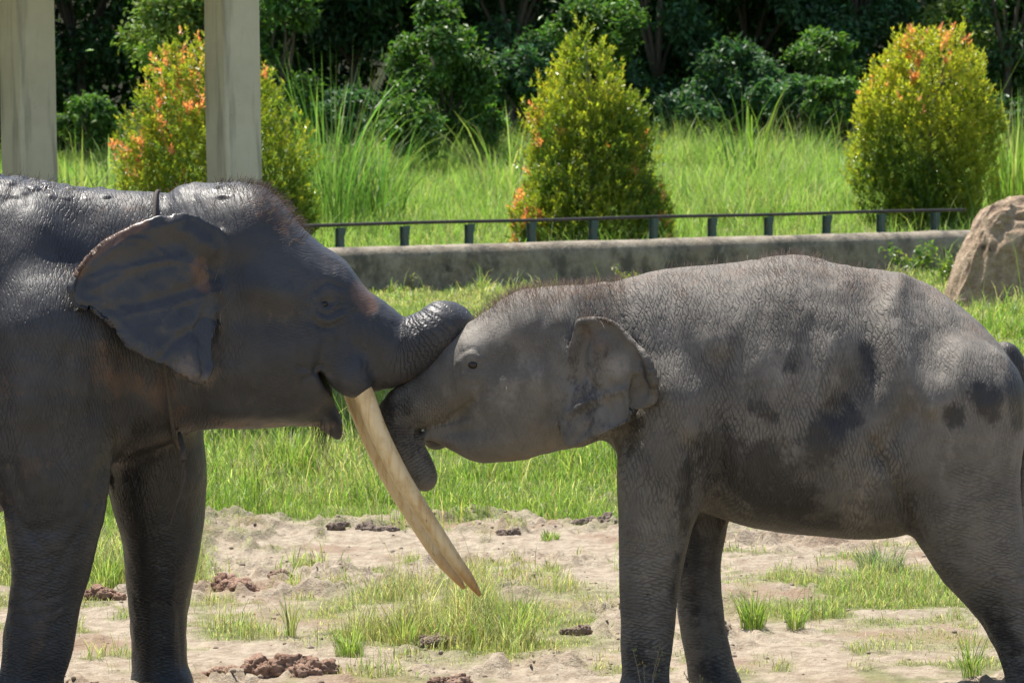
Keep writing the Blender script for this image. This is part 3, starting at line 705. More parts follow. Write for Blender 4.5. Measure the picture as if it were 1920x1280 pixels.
class Sculpt:
    """strokes in the side view that push the near flank in or out, and paint masks"""
    def __init__(s, V, Q):
        s.V, s.Q = V, Q; s.N = vnormals(V, Q); s.u, s.v = proj(V)
        s.side = sstep(.0, .45, -s.N[:, 1]) * (V[:, 1] < .1); s.d = np.zeros(len(V)); s.m = {}
    def stroke(s, pts, r, a, only=None):
        w_ = np.exp(-(pdist(s.u, s.v, pts)/r)**2)*s.side
        if only is not None: w_ = w_*only
        s.d += a*w_
    def paint(s, name, pts, r, a=1.0, soft=.85, anyside=False):
        w_ = 1-sstep(1-soft, 1+soft, pdist(s.u, s.v, pts)/r)
        if not anyside: w_ = w_*(s.V[:, 1] < .12)
        s.m[name] = np.maximum(s.m.get(name, np.zeros(len(s.V))), a*w_)
    def done(s, rough=.004, fold=.006):
        q = s.V*np.array([1, .6, .38]); f = 1-np.abs(fbm(q, 11, 3, 97)-.5)*5; s.d -= fold*np.clip(f, 0, 1)*sstep(.35, .6, fbm(s.V, 3.1, 2, 98))*s.m.get('foldw', 1.0)
        s.d += (fbm(s.V, 7, 3, 91)-.5)*rough*2.2
        s.V = s.V+s.N*s.d[:, None]; s.N = vnormals(s.V, s.Q)
    def at(s, u, v):
        k = np.where((np.hypot(s.u-u, s.v-v) < 7))[0]; k = k[np.argmin(s.V[k, 1])]; return s.V[k], s.N[k]

def skin(name, dry, dark, brown, dust_and_sun, rough, wetrough, wr=1.0, sheen=.0):
    n = NT(name); co = n.coord(); A = lambda k: n.attr(k).outputs['Fac']
    wob = n.n('VectorMath', operation='ADD'); n.set(wob.inputs[0], co)
    nz = n.n('TexNoise'); n.set(nz.inputs['Vector'], co); nz.inputs['Scale'].default_value = 5; nz.inputs['Detail'].default_value = 2
    sc = n.n('VectorMath', operation='SCALE'); n.set(sc.inputs[0], nz.outputs['Color']); sc.inputs['Scale'].default_value = .09; n.set(wob.inputs[1], sc.outputs[0]); cw = wob.outputs[0]
    def furrow(axis, fr, wobble, thr, cut):
        d = n.n('VectorMath', operation='DOT_PRODUCT'); n.set(d.inputs[0], co); d.inputs[1].default_value = axis
        w1 = n.noise(n.scaled(co, cut), 1.0, 4, .6)
        ph = n.math('ADD', n.math('MULTIPLY', d.outputs['Value'], fr*6.2832), n.math('MULTIPLY', w1, wobble))
        l = n.ramp(n.math('SINE', ph), thr, 1.0)
        return n.math('MULTIPLY', l, n.ramp(n.noise(n.scaled(co, tuple(c*3.2 for c in cut)), 1.0, 3, .6), .34, .6, .2, 1.0))
    vc, hc = (11, 8, 4.5), (4.5, 8, 11)
    vl = n.math('MAXIMUM', furrow((.96, .2, .26), 74, 36, .10, vc), n.math('MULTIPLY', furrow((.93, .2, -.36), 57, 30, .25, (9, 7, 4)), .85))
    hl = n.math('MAXIMUM', furrow((.25, .2, .96), 76, 32, .10, hc), n.math('MULTIPLY', furrow((-.38, .2, .92), 57, 27, .25, (4, 7, 9)), .85))
    lines = n.mix(A('hdir'), vl, hl)
    lines = n.math('MULTIPLY', lines, n.ramp(n.noise(co, 6, 4, .6), .30, .62, .25, 1.0))
    ring = n.math('MULTIPLY', n.math('POWER', n.math('ABSOLUTE', n.math('SINE', n.math('ADD', A('ring'), n.math('MULTIPLY', n.noise(co, 12, 2), 2.2)))), .5), A('ringw'))
    hgt = n.math('SUBTRACT', 1.0, lines)
    hgt = n.math('ADD', n.math('MULTIPLY', hgt, A('wrk')), n.math('MULTIPLY', ring, 2.0))
    fine = n.noise(co, 210, 3, .6); hgt = n.math('ADD', hgt, n.math('MULTIPLY', fine, .12))
    f1 = n.noise(co, 3.2, 6, .6); f2 = n.noise(co, 17, 6, .7); f3 = n.noise(co, 60, 4, .7)
    base = n.mix(n.ramp(f1, .32, .68), tuple(x*.68 for x in dry), tuple(x*1.18 for x in dry)); base = n.mix(n.ramp(f2, .50, .70, 0, .5), base, tuple(x*.5 for x in dry))
    f4 = n.noise(n.scaled(co, (1.25, 1, .8)), 8.5, 4, .6)
    rag = n.math('ADD', n.math('MULTIPLY', n.math('SUBTRACT', f4, .5), 1.5), n.math('ADD', n.math('SUBTRACT', f2, .5), n.math('MULTIPLY', n.math('SUBTRACT', f3, .5), .5)))
    rag = n.math('ADD', rag, n.math('MULTIPLY', lines, .12))
    M_ = lambda k, lo=.28, hi=.82: n.ramp(n.math('ADD', A(k), rag), lo, hi)
    base = n.mix(n.math('MULTIPLY', n.ramp(n.math('ADD', A('dust_and_sun'), n.math('MULTIPLY', rag, 1.2)), .15, 1.0), .85), base, dust_and_sun)
    base = n.mix(n.math('MULTIPLY', n.ramp(n.math('ADD', A('brown'), n.math('MULTIPLY', rag, .85)), .38, 1.0), .9), base, brown)
    wet_and_shade = M_('wet_and_shade')
    base = n.mix(wet_and_shade, base, dark)
    base = n.mix(n.math('MULTIPLY', n.math('MULTIPLY', lines, A('wrk')), .60), base, tuple(x*.8 for x in dark))   # darker colour along the crease lines
    wet_and_shade = n.math('MAXIMUM', wet_and_shade, A('gloss'))
    n.P(Base_Color=base, Roughness=n.mix(wet_and_shade, (rough,)*3, (wetrough,)*3), Normal=n.bump(hgt, .0048*wr, .8))
    n.b.inputs['Specular IOR Level'].default_value = .5
    return n.m
def rnd_attr(S, extra):
    for k in ('gloss', 'wet_and_shade', 'brown', 'dust_and_sun', 'hdir', 'wrk', 'ring', 'ringw'):
        if k not in S.m: S.m[k] = np.zeros(len(S.V))
    S.m.update(extra); return S.m
def along(S, Q, wmax=1.25):
    """arc length along a chain Q for the vertices near it, and a weight"""
    d = np.full(len(S.V), 9.); a = np.zeros(len(S.V)); acc = 0
    for A, B in zip(Q[:-1], Q[1:]):
        e = B[:3]-A[:3]; L = np.linalg.norm(e); t = np.clip((S.V-A[:3])@e/(L*L), 0, 1)
        dd = np.linalg.norm(S.V-A[:3]-t[:, None]*e, axis=1)/(A[3]+(B[3]-A[3])*t)
        k = dd < d; d[k] = dd[k]; a[k] = acc+t[k]*L; acc += L
    return a, 1-sstep(1.08, wmax, d), acc
def strands(S, mask, N, L, col, wd=.0014, flow=(0, 0, 1), parent=None, off=None, name='hair', mat=None):
    p = mask/mask.sum(); k = R.choice(len(S.V), N, p=p); b = S.V[k]+R.normal(0, .004, (N, 3)); nr = S.N[k]
    d = nr*.7+np.array(flow)*.6+unit(N)*.45; d /= np.linalg.norm(d, axis=1)[:, None]; L = L*R.uniform(.4, 1.2, N)
    g_ = np.array([0, 0, -1.0]); s_ = np.cross(d, np.array([0, 1.0, 0])); s_ /= np.linalg.norm(s_, axis=1)[:, None]+1e-6
    V = []
    for t, w_ in ((0, 1), (.4, .9), (.75, .7), (1, 0)):
        c = b-nr*.004+d*(L*t)[:, None]+g_*(L*t*t*.25)[:, None]
        V += [c-s_*wd*.5*w_, c+s_*wd*.5*w_] if w_ else [c]
    V = np.stack(V, 1); o = np.arange(N)*7
    q = np.concatenate([np.stack([o, o+1, o+3, o+2], -1), np.stack([o+2, o+3, o+5, o+4], -1)]); t = np.stack([o+4, o+5, o+6], -1)
    ob = link(name, mesh(name, V.reshape(-1, 3)-np.array(off), [q, t], False, {'col': np.repeat(pal(col, N), 7, 0)}), mat, parent)
    return tag(ob, kind='stuff')
M_hair = leaf_mat('coarse_hair', .15, .5, (1, 1, 1), .3)
n = NT('eye_wet_brown'); M_eye = n.P(Base_Color=(.012, .008, .006), Roughness=.12)

#@@ADULT
def adult():
    A = Field((-3.62, -.62, -.06), (-.14, .62, 2.14), .0105)
    A.loft([(-745,640,720,.05),(-725,520,800,.16),(-680,440,880,.30),(-600,375,960,.42),(-450,322,1010,.50),(-250,300,1022,.53),(-100,304,1005,.50),
            (0,324,955,.45),(100,340,905,.39),(200,354,874,.31),(300,361,838,.26),(380,372,790,.20),(450,420,720,.12)], .05, 2.25, wide=.12)
    A.loft([(310,420,700,.13),(345,356,780,.235),(400,343,801,.285),(450,341,804,.31),(490,347,802,.315),(515,362,800,.305),(545,392,797,.29),(575,430,793,.27),
            (605,458,772,.245),(635,478,742,.215),(665,506,739,.185),(700,556,733,.155),(740,602,722,.13),(775,618,706,.10),(795,640,690,.05)], .05, 2.3, wide=.05)
    Qt = A.chain([(680,630,0,80),(725,657,0,66),(760,656,0,59),(790,641,0,55),(815,624,.0,51),(834,611,.03,50),(856,622,.12,45),(866,660,.21,39),(860,715,.27,34),(842,772,.29,31),(818,815,.26,28)], .045, 6)
    A.chain([(570,742,0,52),(600,768,0,33),(622,792,0,22),(633,812,0,12),(635,819,0,7)], .035, 6, 1.5)
    for sd in (-1, 1): A.chain([(600,655,sd*.10,60),(640,690,sd*.13,42),(668,718,sd*.145,29)], .035, 5)      # tusk sheaths
    A.chain([(110,640,-.20,150),(95,800,-.24,122),(103,930,-.25,98),(95,1050,-.25,76),(84,1120,-.25,67),(72,1200,-.25,66),(60,1265,-.25,60),(56,1300,-.25,66),(54,1330,-.25,68)], .06, 5)
    A.chain([(240,700,.16,120),(285,850,.21,104),(296,930,.22,92),(302,1000,.22,79),(299,1090,.22,66),(298,1170,.22,57),(301,1250,.22,56),(304,1285,.22,63),(304,1315,.22,65)], .05, 5)
    for sd, o in ((-1, 0), (1, -110)):
        A.chain([(-560+o*.3,700,sd*.22,200),(-590+o*.6,880,sd*.27,150),(-590+o,1020,sd*.28,100),(-620+o,1140,sd*.28,78),(-640+o,1250,sd*.28,70),(-630+o,1330,sd*.28,74)], .07, 5)
    A.chain([(-745,560,0,26),(-775,640,0,20),(-785,780,0,14),(-780,900,0,10)], .03, 5)
    ear = [(425,455),(408,424),(375,404),(345,399),(300,404),(250,424),(200,452),(160,492),(134,535),(150,572),(190,592),(238,640),(290,672),(330,697),(360,717),(388,714),(402,690),(402,640),(415,600),(432,560),(432,500)]
    def ye(u, v):
        t = np.clip((430-u)/300, 0, 1)
        return -.235-.20*t**.75-.15*(v-420)/300*(.35+.65*t)-.028*np.sin(t*5.5)*t-.008*np.sin((u+v)*.028)*t-.05*sstep(560, 700, v)*(1-t)
    A.chain([(u_, v_, float(ye(u_, v_))-.012, r_) for u_, v_, r_ in [(137,548,4),(143,522,6),(166,486,6.5),(206,452,6.5),(254,426,6),(300,407,5)]], .012, 5)
    A.sheet(ear, ye, .0125, .02, -1); A.sheet(ear, ye, .0125, .02, 1)
    A.f = np.maximum(A.f, -A.ax[2][None, None, :]-.026)                 # soles flat on the ground
    # mouth slit
    sl, X, Y, Z = A.sub(px(585, 760, -.3)-.05, px(660, 670, .3)+.05)
    m0, m1 = px(602, 688, 0), px(640, 752, 0); e = m1-m0; t = np.clip(((X-m0[0])*e[0]+(Z-m0[2])*e[2])/(e[0]**2+e[2]**2), 0, 1)
    A.cut(sl, np.hypot(X-m0[0]-t*e[0], Z-m0[2]-t*e[2])-(.004+.012*t)+0*Y, .02)
    V, Q = A.nets()
    S = Sculpt(V, Q); st = S.stroke
    earmask = sstep(.0, .03, -V[:, 1]-.24)*0
    # face
    st([(615,567)], 34, -.020); st([(590,556),(604,545),(622,542),(640,551)], 7, .008); st([(598,562),(608,554),(621,553),(633,561)], 5, .008); st([(599,571),(611,579),(625,577),(634,568)], 5, .010); st([(585,566),(597,590),(620,600),(645,588)], 6, .010)
    st([(590,545),(615,530),(640,540)], 4, -.006); st([(580,600),(610,614),(640,606)], 4, -.006); st([(583,572),(598,606),(628,618)], 3.5, -.005)
    st([(520,590)], 60, -.026); st([(465,540),(545,556)], 28, .02); st([(560,480),(640,520)], 40, .012); st([(445,500),(438,600),(430,660)], 30, -.022)
    st([(530,470)], 45, -.014); st([(480,380)], 45, .015); st([(520,400),(548,440)], 26, .010)
    st([(600,690),(612,650),(608,620)], 12, -.012); st([(622,700),(634,660),(640,620)], 9, -.006); st([(650,720),(670,690)], 20, .012)
    st([(560,690),(590,692),(604,688)], 5, -.008); st([(570,712),(596,700)], 4, -.006); st([(400,770),(480,778),(560,772)], 14, .008)
    for k in range(9):
        u0 = 690+k*13; st([(u0-20, 585+k*4), (u0-6, 640-k*2), (u0-14, 700-k*3)], 3.2, -.0035)
    # neck, shoulder, leg folds
    st([(60,430),(40,600),(60,760)], 50, .03); st([(150,420),(180,600),(200,760)], 42, -.025); st([(20,880),(60,1000)], 20, -.012); st([(190,880),(130,980),(40,1000)], 14, -.010)
    st([(0,930),(60,1010),(120,1060)], 7, -.006); st([(195,940),(140,1010),(100,1080)], 7, -.007); st([(215,860),(180,940)], 16, -.012); st([(60,860),(90,900)], 30, .012)
    for k in range(7): st([(12-k, 1040+k*26), (60, 1052+k*26), (120-k*2, 1036+k*26)], 4, -.0035)
    for k in range(5): st([(305+k*14, 366), (318+k*16, 400), (310+k*18, 425)], 4, -.003)
    # ear relief
    st([(395,500),(375,560),(380,620)], 24, -.022); st([(330,450),(250,500)], 45, -.010); st([(400,470),(330,430),(220,470)], 14, .011); st([(410,520),(300,560),(200,580)], 10, -.006); st([(395,600),(330,640),(300,670)], 8, -.006); st([(350,480),(260,500),(180,540)], 7, .005)
    st([(380,560),(360,640),(370,700)], 9, .007); st([(150,560),(210,590),(260,640)], 7, .006); st([(170,500),(250,440),(340,412)], 9, .012)
    for vein in ([(412,520),(340,490),(250,500),(165,520)],[(330,492),(270,450),(225,450)],[(412,545),(330,570),(240,590)],[(330,570),(290,620),(300,660)],[(408,580),(370,640),(372,700)],[(260,585),(215,575),(175,560)]): st(vein, 3.2, .005)
    # colours: bare skin, mud, and shade painted dark down the far leg
    pt = S.paint
    pt('brown', [(148,512),(168,482),(208,450),(270,420)], 11, 1.1); pt('brown', [(372,498),(384,535)], 17, 1.1); pt('wet_and_shade', [(398,500),(412,560),(405,620)], 12, .6); pt('wet_and_shade', [(290,860),(300,1000),(300,1290)], 80, .9, anyside=True); pt('brown', [(672,545),(690,570)], 22, 1.0); pt('brown', [(200,690),(300,740),(330,790),(250,840)], 50, .62)
    pt('brown', [(400,790),(520,795)], 14, .6); pt('brown', [(490,385),(540,400)], 45, .5); pt('brown', [(200,410),(280,385)], 26, .45); pt('brown', [(70,1240)], 50, .45); pt('brown', [(330,1220)], 40, .45)
    pt('brown', [(60,870)], 32, .5); pt('brown', [(760,715),(820,670)], 16, .45); pt('brown', [(40,1100),(60,1280)], 60, .4); pt('brown', [(30,700),(60,830)], 60, .35)
    pt('dust_and_sun', [(640,800),(420,800)], 8, .5); pt('dust_and_sun', [(345,690),(385,710)], 22, .55); pt('wet_and_shade', [(420,376)], 10, .8)
    vv = sstep(-.05, .05, .9-V[:, 2])
    hd = sstep(900, 1050, S.v)*(S.u < 400)
    hd = np.maximum(hd, sstep(420, 520, S.u)*.8)
    a, w_, tot = along(S, Qt); onear = np.zeros(len(V))
    wrk = .45+.35*(S.u < 330)+.25*sstep(880, 1000, S.v); wrk *= 1-.1*sstep(430, 470, S.u)*(1-sstep(620, 660, S.u)); wrk *= 1+.7*(pdist(S.u, S.v, [(615,575)]) < 62)
    earn = (np.abs(S.V[:, 1]-ye(S.u, S.v)) < .03)*inpoly(S.u, S.v, ear, .03)*(S.u < 425); wrk = np.where(earn, .18, wrk)
    mudm = sstep(.55, .9, S.N[:, 2])*(S.v < 372)*((S.u < 215)+.8*(pdist(S.u, S.v, [(415,360),(425,380)]) < 16)+.35*(S.u > 290)*(S.u < 420))
    S.d += mudm*sstep(.5, .75, fbm(S.V, 30, 3, 55))*.009; S.m['wet_and_shade'] = np.maximum(S.m['wet_and_shade'], mudm*sstep(.48, .6, fbm(S.V, 26, 3, 55)))
    S.d += earn*(np.abs(fbm(S.V, 9, 3, 77)-.5)*-.034+.005)*S.side
    gl = np.where(earn, .8, .35*(S.u > 440)*sstep(440, 500, S.u)*sstep(380, 430, S.v)*(1-sstep(590, 640, S.v)))
    S.done(.006)
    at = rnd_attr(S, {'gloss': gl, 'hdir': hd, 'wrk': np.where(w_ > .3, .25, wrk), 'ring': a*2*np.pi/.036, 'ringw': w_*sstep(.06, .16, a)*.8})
    root = empty('elephant', (-1.8, 0, 0)); off = np.array([-1.8, 0, 0])
    tag(root, 'big dark wet elephant with long tusks laying its trunk over the calf\'s brow', 'elephant')
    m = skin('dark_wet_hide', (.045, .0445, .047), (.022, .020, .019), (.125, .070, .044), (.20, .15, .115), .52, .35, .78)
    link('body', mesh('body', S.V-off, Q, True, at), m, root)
    # tusks
    n = NT('ivory'); co = n.coord(); a1 = n.noise(n.scaled(co, (1, 1, .10), (0, rad(-27), 0)), 55, 5, .6); a2 = n.noise(co, 6, 5, .65)
    c = n.mix(n.ramp(a1, .42, .75), (.88, .68, .38), (.68, .43, .17)); c = n.mix(n.ramp(a2, .54, .76, 0, .75), c, (.60, .38, .15)); tipz = n.attr('stain').outputs['Fac']
    c = n.mix(n.ramp(n.math('ADD', tipz, n.math('MULTIPLY', n.math('SUBTRACT', a2, .5), .8)), .45, 1.15), c, (.50, .24, .06))
    c = n.mix(n.ramp(n.noise(n.scaled(co, (2, 2, .22), (0, rad(-28), 0)), 20, 4, .75), .66, .73), c, (.10, .07, .045))
    M_iv = n.P(Base_Color=c, Roughness=.38, Normal=n.bump(a1, .006, .6))
    for nodes in ([(655,690,-.135,17.5),(680,735,-.15,19.5),(708,806,-.16,18),(750,890,-.16,17),(800,970,-.15,15.5),(850,1045,-.14,13),(881,1088,-.13,10),(900,1116,-.125,3.5)],
                  [(650,690,.135,20),(664,735,.16,21),(690,806,.17,19),(730,890,.18,18),(777,968,.18,16.5),(822,1040,.17,13.5),(852,1078,.16,9.5),(871,1103,.155,3.5)]):
        P = np.array([np.append(px(r[0], r[1], r[2]), r[3]/PM*(1+r[2]/12)) for r in nodes]); q = catmull(P, 46); mb = MB(); mb.tube(q[:, :3], q[:, 3], 18)
        tt = np.concatenate([np.repeat(np.linspace(0, 1, 46), 18), [0, 1]])
        me = mb.mesh('tusk', True, {'stain': tt}); me.transform(Matrix.Translation(Vector(-off))); link('tusk', me, M_iv, root)
    p, nn = S.at(616, 566)
    for sg in (1, -1):
        v, f = lump((.016, .013, .013), 8, 1, 0, 1); me = mesh('eye', v, f); o = link('eye', me, M_eye, root, Vector((p[0], (p[1]+.007)*sg, p[2]))-Vector(off))
    msk = sstep(.35, .8, S.N[:, 2])*(S.u > 400)*(S.u < 560)*(S.v < 440)+1.1*(pdist(S.u, S.v, [(470,365),(515,385),(548,425)]) < 36)*(S.N[:, 1] < .2)+.25*(S.N[:, 2] > .7)*(S.u > 0)*(S.u < 400)*(S.v < 380)
    strands(S, msk, 1300, .05, [(.16, .11, .085), (.07, .05, .04), (.30, .23, .18)], flow=(.35, 0, .2), parent=root, off=off, mat=M_hair)
    ms2 = (pdist(S.u, S.v, [(600,795),(612,800)]) < 14)*1.0+.0001
    strands(S, ms2, 60, .10, [(.05, .035, .025)], flow=(0, 0, -1.6), parent=root, off=off, name='chin_hair', mat=M_hair)
    ms3 = (pdist(S.u, S.v, [(402,490),(425,600)]) < 16)*(S.N[:, 1] < 0)*1.0+.0001
    strands(S, ms3, 90, .06, [(.2, .16, .13), (.1, .08, .06)], flow=(-.3, -.2, -.8), parent=root, off=off, name='ear_hair', mat=M_hair)
    return S
SA = adult()
# neck rope: a loop over the neck, its knot and a frayed end hanging at the throat
def rope():
    n = NT('old_rope'); a = n.noise(n.coord(), 120, 3); M_ = n.P(Base_Color=n.mix(a, (.045, .036, .028), (.115, .092, .072)), Roughness=.9, Normal=n.bump(a, .004))
    top, bot = px(296, 364, 0), px(338, 834, 0); zc, hz = (top[2]+bot[2])/2, (top[2]-bot[2])/2
    a = np.linspace(0, 2*np.pi, 60); P = np.stack([top[0]+(bot[0]-top[0])*(1-np.cos(a))/2, -.30*np.sign(np.sin(a))*np.abs(np.sin(a))**.9, zc+(hz+.012)*np.cos(a)], -1)
    mb = MB(); mb.tube(P, .0075, 8, False)
    root = empty('neck_rope', tuple(bot)); tag(root, 'thin old rope looped round the big elephant\'s neck with a frayed end hanging', 'rope')
    me = mb.mesh('loop'); me.transform(Matrix.Translation(-Vector(bot))); link('loop', me, M_, root)
    mb = MB(); q = catmull([px(336,812,-.12), px(341,828,-.2), px(344,846,-.29), px(345,864,-.30)], 24); mb.tube(q, np.linspace(.008, .011, 24), 7)
    v, f = lump((.012, .011, .016), 6, 4, .15, 3); mb.add(v+px(344, 856, -.30), f)
    me = mb.mesh('hanging_end'); me.transform(Matrix.Translation(-Vector(bot))); link('hanging_end', me, M_, root)
    mb = MB()
    for k in range(5):
        mb.tube(catmull([px(344,862,-.30), px(345+R.normal(0,3),890,-.30), px(336+R.normal(0,4),930,-.29), px(318+R.normal(0,8),975+R.normal(0,10),-.28)], 10), np.linspace(.0035, .0012, 10), 5)
    me = mb.mesh('frayed_strand'); me.transform(Matrix.Translation(-Vector(bot))); link('frayed_strand', me, M_, root)
rope()

#@@CALF
def calf():
    C = Field((-.58, -.56, -.06), (2.32, .56, 1.72), .0098)
    C.loft([(1085,600,720,.05),(1110,548,790,.15),(1150,530,846,.235),(1200,514,888,.29),(1260,503,938,.325),(1330,497,964,.36),(1400,489,985,.385),(1450,481,995,.40),(1492,477,1001,.41),(1540,485,1005,.415),
            (1620,499,1010,.41),(1690,511,1002,.395),(1740,531,970,.375),(1790,564,925,.345),(1830,599,885,.31),(1870,641,850,.25),(1905,692,815,.16),(1925,735,785,.05)], .045, 2.2, wide=.14)
    C.loft([(856,640,720,.05),(868,614,770,.09),(888,598,800,.125),(915,581,828,.165),(945,560,836,.20),(985,542,856,.228),(1035,536,848,.24),(1085,534,838,.225),(1130,536,822,.18),(1165,560,760,.08)], .04, 2.3, wide=.06)
    Qt = C.chain([(895,694,0,84),(855,716,0,67),(818,737,0,57),(783,753,0,50),(755,772,.0,45),(747,800,0,40),(757,832,0,36),(777,865,0,31),(793,892,0,26),(798,900,0,20)], .035, 6)
    C.chain([(965,806,0,58),(930,817,0,51),(896,828,0,38),(862,825,0,24),(830,819,0,13),(802,817,0,7),(788,819,0,5)], .03, 6, 1.5)
    C.chain([(905,785,0,26),(878,791,0,19),(852,798,0,12),(828,803,0,8),(806,807,0,5)], .02, 5, 2.2)
    C.chain([(1270,760,-.16,110),(1248,880,-.19,90),(1232,960,-.20,72),(1222,1050,-.20,60),(1218,1100,-.20,55),(1213,1200,-.20,50),(1211,1265,-.20,46),(1208,1300,-.20,52),(1206,1325,-.20,55)], .045, 5)
    C.chain([(1320,820,.14,90),(1318,910,.17,70),(1318,975,.18,52),(1308,1050,.18,46),(1312,1140,.18,45),(1324,1205,.18,45),(1336,1262,.18,48),(1342,1285,.18,51),(1345,1310,.18,53)], .04, 5)
    C.chain([(1790,760,-.17,135),(1800,920,-.19,112),(1838,1035,-.20,88),(1893,1125,-.20,68),(1925,1200,-.20,62),(1942,1270,-.20,58),(1944,1300,-.20,62),(1944,1325,-.20,64)], .05, 5)
    C.chain([(1800,780,.17,130),(1835,930,.19,105),(1895,1035,.20,84),(1965,1125,.20,66),(2005,1200,.20,58),(2015,1265,.20,56),(2015,1300,.20,60)], .05, 5)
    C.chain([(1885,670,0,30),(1915,705,0,22),(1928,760,-.01,18),(1922,850,-.02,13),(1915,940,-.02,9)], .02, 6)
    ear = [(1072,640),(1082,602),(1112,597),(1150,606),(1182,637),(1210,672),(1226,712),(1229,748),(1214,764),(1186,771),(1178,790),(1135,814),(1095,834),(1066,843),(1054,826),(1046,780),(1040,735),(1054,690)]
    def yc(u, v):
        t = np.clip((u-1050)/170, 0, 1)
        return -.205-.23*t**.85-.02*np.sin(t*5+v*.012)*t+.055*sstep(1178, 1196, u)*sstep(690, 740, v)-.03*sstep(740, 830, v)
    C.chain([(u_, v_, float(yc(u_, v_))-.008, r_) for u_, v_, r_ in [(1086,604,6),(1112,600,8),(1148,608,8),(1180,638,8),(1207,673,7),(1224,714,5)]], .012, 5)
    C.sheet(ear, yc, .0165, .016, -1, 5); C.sheet(ear, yc, .0165, .016, 1, 5)
    C.f = np.maximum(C.f, -C.ax[2][None, None, :]-.026)
    V, Q = C.nets(); S = Sculpt(V, Q); st = S.stroke
    st([(884,688)], 22, -.012); st([(864,678),(878,665),(898,670)], 7, .010); st([(869,686),(878,677),(891,677),(900,686)], 4.5, .010); st([(870,692),(882,700),(896,697)], 4.5, .008); st([(868,705),(886,713),(906,702)], 6, .006); st([(868,662),(886,652),(906,664)], 3.5, -.004); st([(872,716),(892,724)], 4, -.005)
    st([(925,680),(985,672)], 36, -.018); st([(950,716),(1015,708)], 24, .010); st([(1045,620),(1035,700),(1040,780)], 14, -.012); st([(900,740),(870,770)], 12, -.008); st([(845,785),(870,768),(885,755)], 6, -.012); st([(900,770),(960,790)], 30, .008)
    st([(1040,560),(1030,640),(1045,700)], 20, -.012); st([(980,600)], 40, .008); st([(1130,560),(1160,700),(1170,820)], 32, -.02)
    for k in range(7): st([(900+k*16, 845+k*1), (905+k*17, 818), (920+k*16, 790)], 3, -.0025)
    st([(1250,660),(1260,780)], 70, .005); st([(1350,680),(1345,850),(1352,965)], 26, -.032); st([(1215,560),(1235,700),(1290,800)], 26, .018); st([(1300,580),(1310,700)], 24, -.012); st([(1290,830),(1300,930),(1270,1040)], 8, -.009); st([(1320,860),(1310,960),(1285,1060)], 7, -.007)
    st([(1685,525),(1672,600),(1705,700),(1740,760)], 26, .034); st([(1625,560),(1632,680),(1570,770)], 40, -.040); st([(1790,640)], 60, .014); st([(1700,780),(1650,860)], 22, -.024); st([(1745,560),(1760,690)], 26, -.014); st([(1440,560),(1420,700)], 50, .012); st([(1520,620),(1500,760)], 22, -.010); st([(1560,640),(1540,800)], 14, .008); st([(1480,660),(1462,820)], 12, .007); st([(1410,520),(1480,505),(1560,525)], 14, -.008)
    for k in range(8): st([(1560+k*20, 880+k*6), (1580+k*19, 930+k*8), (1590+k*20, 990+k*4)], 3.4, -.006)
    st([(1640,830),(1690,940),(1722,1050)], 11, -.026); st([(1610,850),(1690,880)], 6, -.006)
    for k in range(6): st([(1800+k*14, 1085+k*30), (1850+k*10, 1070+k*32), (1915+k*4, 1085+k*30)], 4, -.004)
    for k in range(8): st([(1168, 1010+k*32), (1215, 1018+k*33), (1262, 1004+k*32)], 3.5, -.003)
    st([(1092,635),(1084,680),(1078,715)], 15, -.034); st([(1130,650),(1152,700)], 22, .020); st([(1092,700),(1128,745),(1145,795)], 9, -.016); st([(1068,775),(1115,748),(1165,732)], 9, .016); st([(1168,730),(1172,755),(1177,780)], 4, .016); st([(1188,710),(1184,765)], 7, -.022); st([(1186,650),(1204,700),(1210,735)], 9, -.016); st([(1110,640),(1115,690)], 6, -.008); st([(1100,800),(1080,825)], 7, -.008)
    pt = S.paint
    pt('wet_and_shade', [(1370,870),(1450,920),(1480,960)], 75, .85); pt('wet_and_shade', [(1420,960),(1560,985)], 30, .7); pt('wet_and_shade', [(1420,760),(1440,780)], 22, .75); pt('wet_and_shade', [(1580,770),(1550,800),(1530,860)], 40, .7); pt('wet_and_shade', [(1625,660),(1635,700)], 26, .65)
    pt('wet_and_shade', [(1790,780)], 27, .8); pt('wet_and_shade', [(1855,760),(1840,740)], 34, .75); pt('wet_and_shade', [(1490,680)], 24, .55); pt('wet_and_shade', [(1290,880),(1285,960),(1300,1030)], 22, .7); pt('wet_and_shade', [(1275,1050),(1265,1180)], 18, .6)
    pt('wet_and_shade', [(1905,640),(1912,790)], 20, .9, anyside=True); pt('wet_and_shade', [(1690,850),(1720,1000)], 22, .45); pt('wet_and_shade', [(1210,1235),(1215,1275)], 46, .62); pt('wet_and_shade', [(1860,1170),(1900,1260)], 42, .6); pt('wet_and_shade', [(780,850),(740,790),(730,760)], 44, .6)
    pt('wet_and_shade', [(1100,640),(1120,720),(1100,790)], 52, .50); pt('wet_and_shade', [(1120,835),(1165,830),(1185,800)], 26, .6); pt('wet_and_shade', [(1088,640),(1076,690),(1070,715)], 14, .55); pt('wet_and_shade', [(1200,680),(1222,730)], 15, .5); pt('wet_and_shade', [(1062,755),(1075,810)], 26, .36); pt('wet_and_shade', [(1125,770)], 12, .5); pt('dust_and_sun', [(1150,690)], 26, .8); pt('brown', [(1105,630),(1125,650)], 22, .9); pt('wet_and_shade', [(1000,625),(1010,600)], 40, .3); pt('wet_and_shade', [(870,740),(850,690)], 24, .3); pt('wet_and_shade', [(1310,1120),(1300,1060)], 34, .55); pt('wet_and_shade', [(1370,820),(1330,860)], 40, .6)  # shade painted dark over the ear, its hollow and the neck below
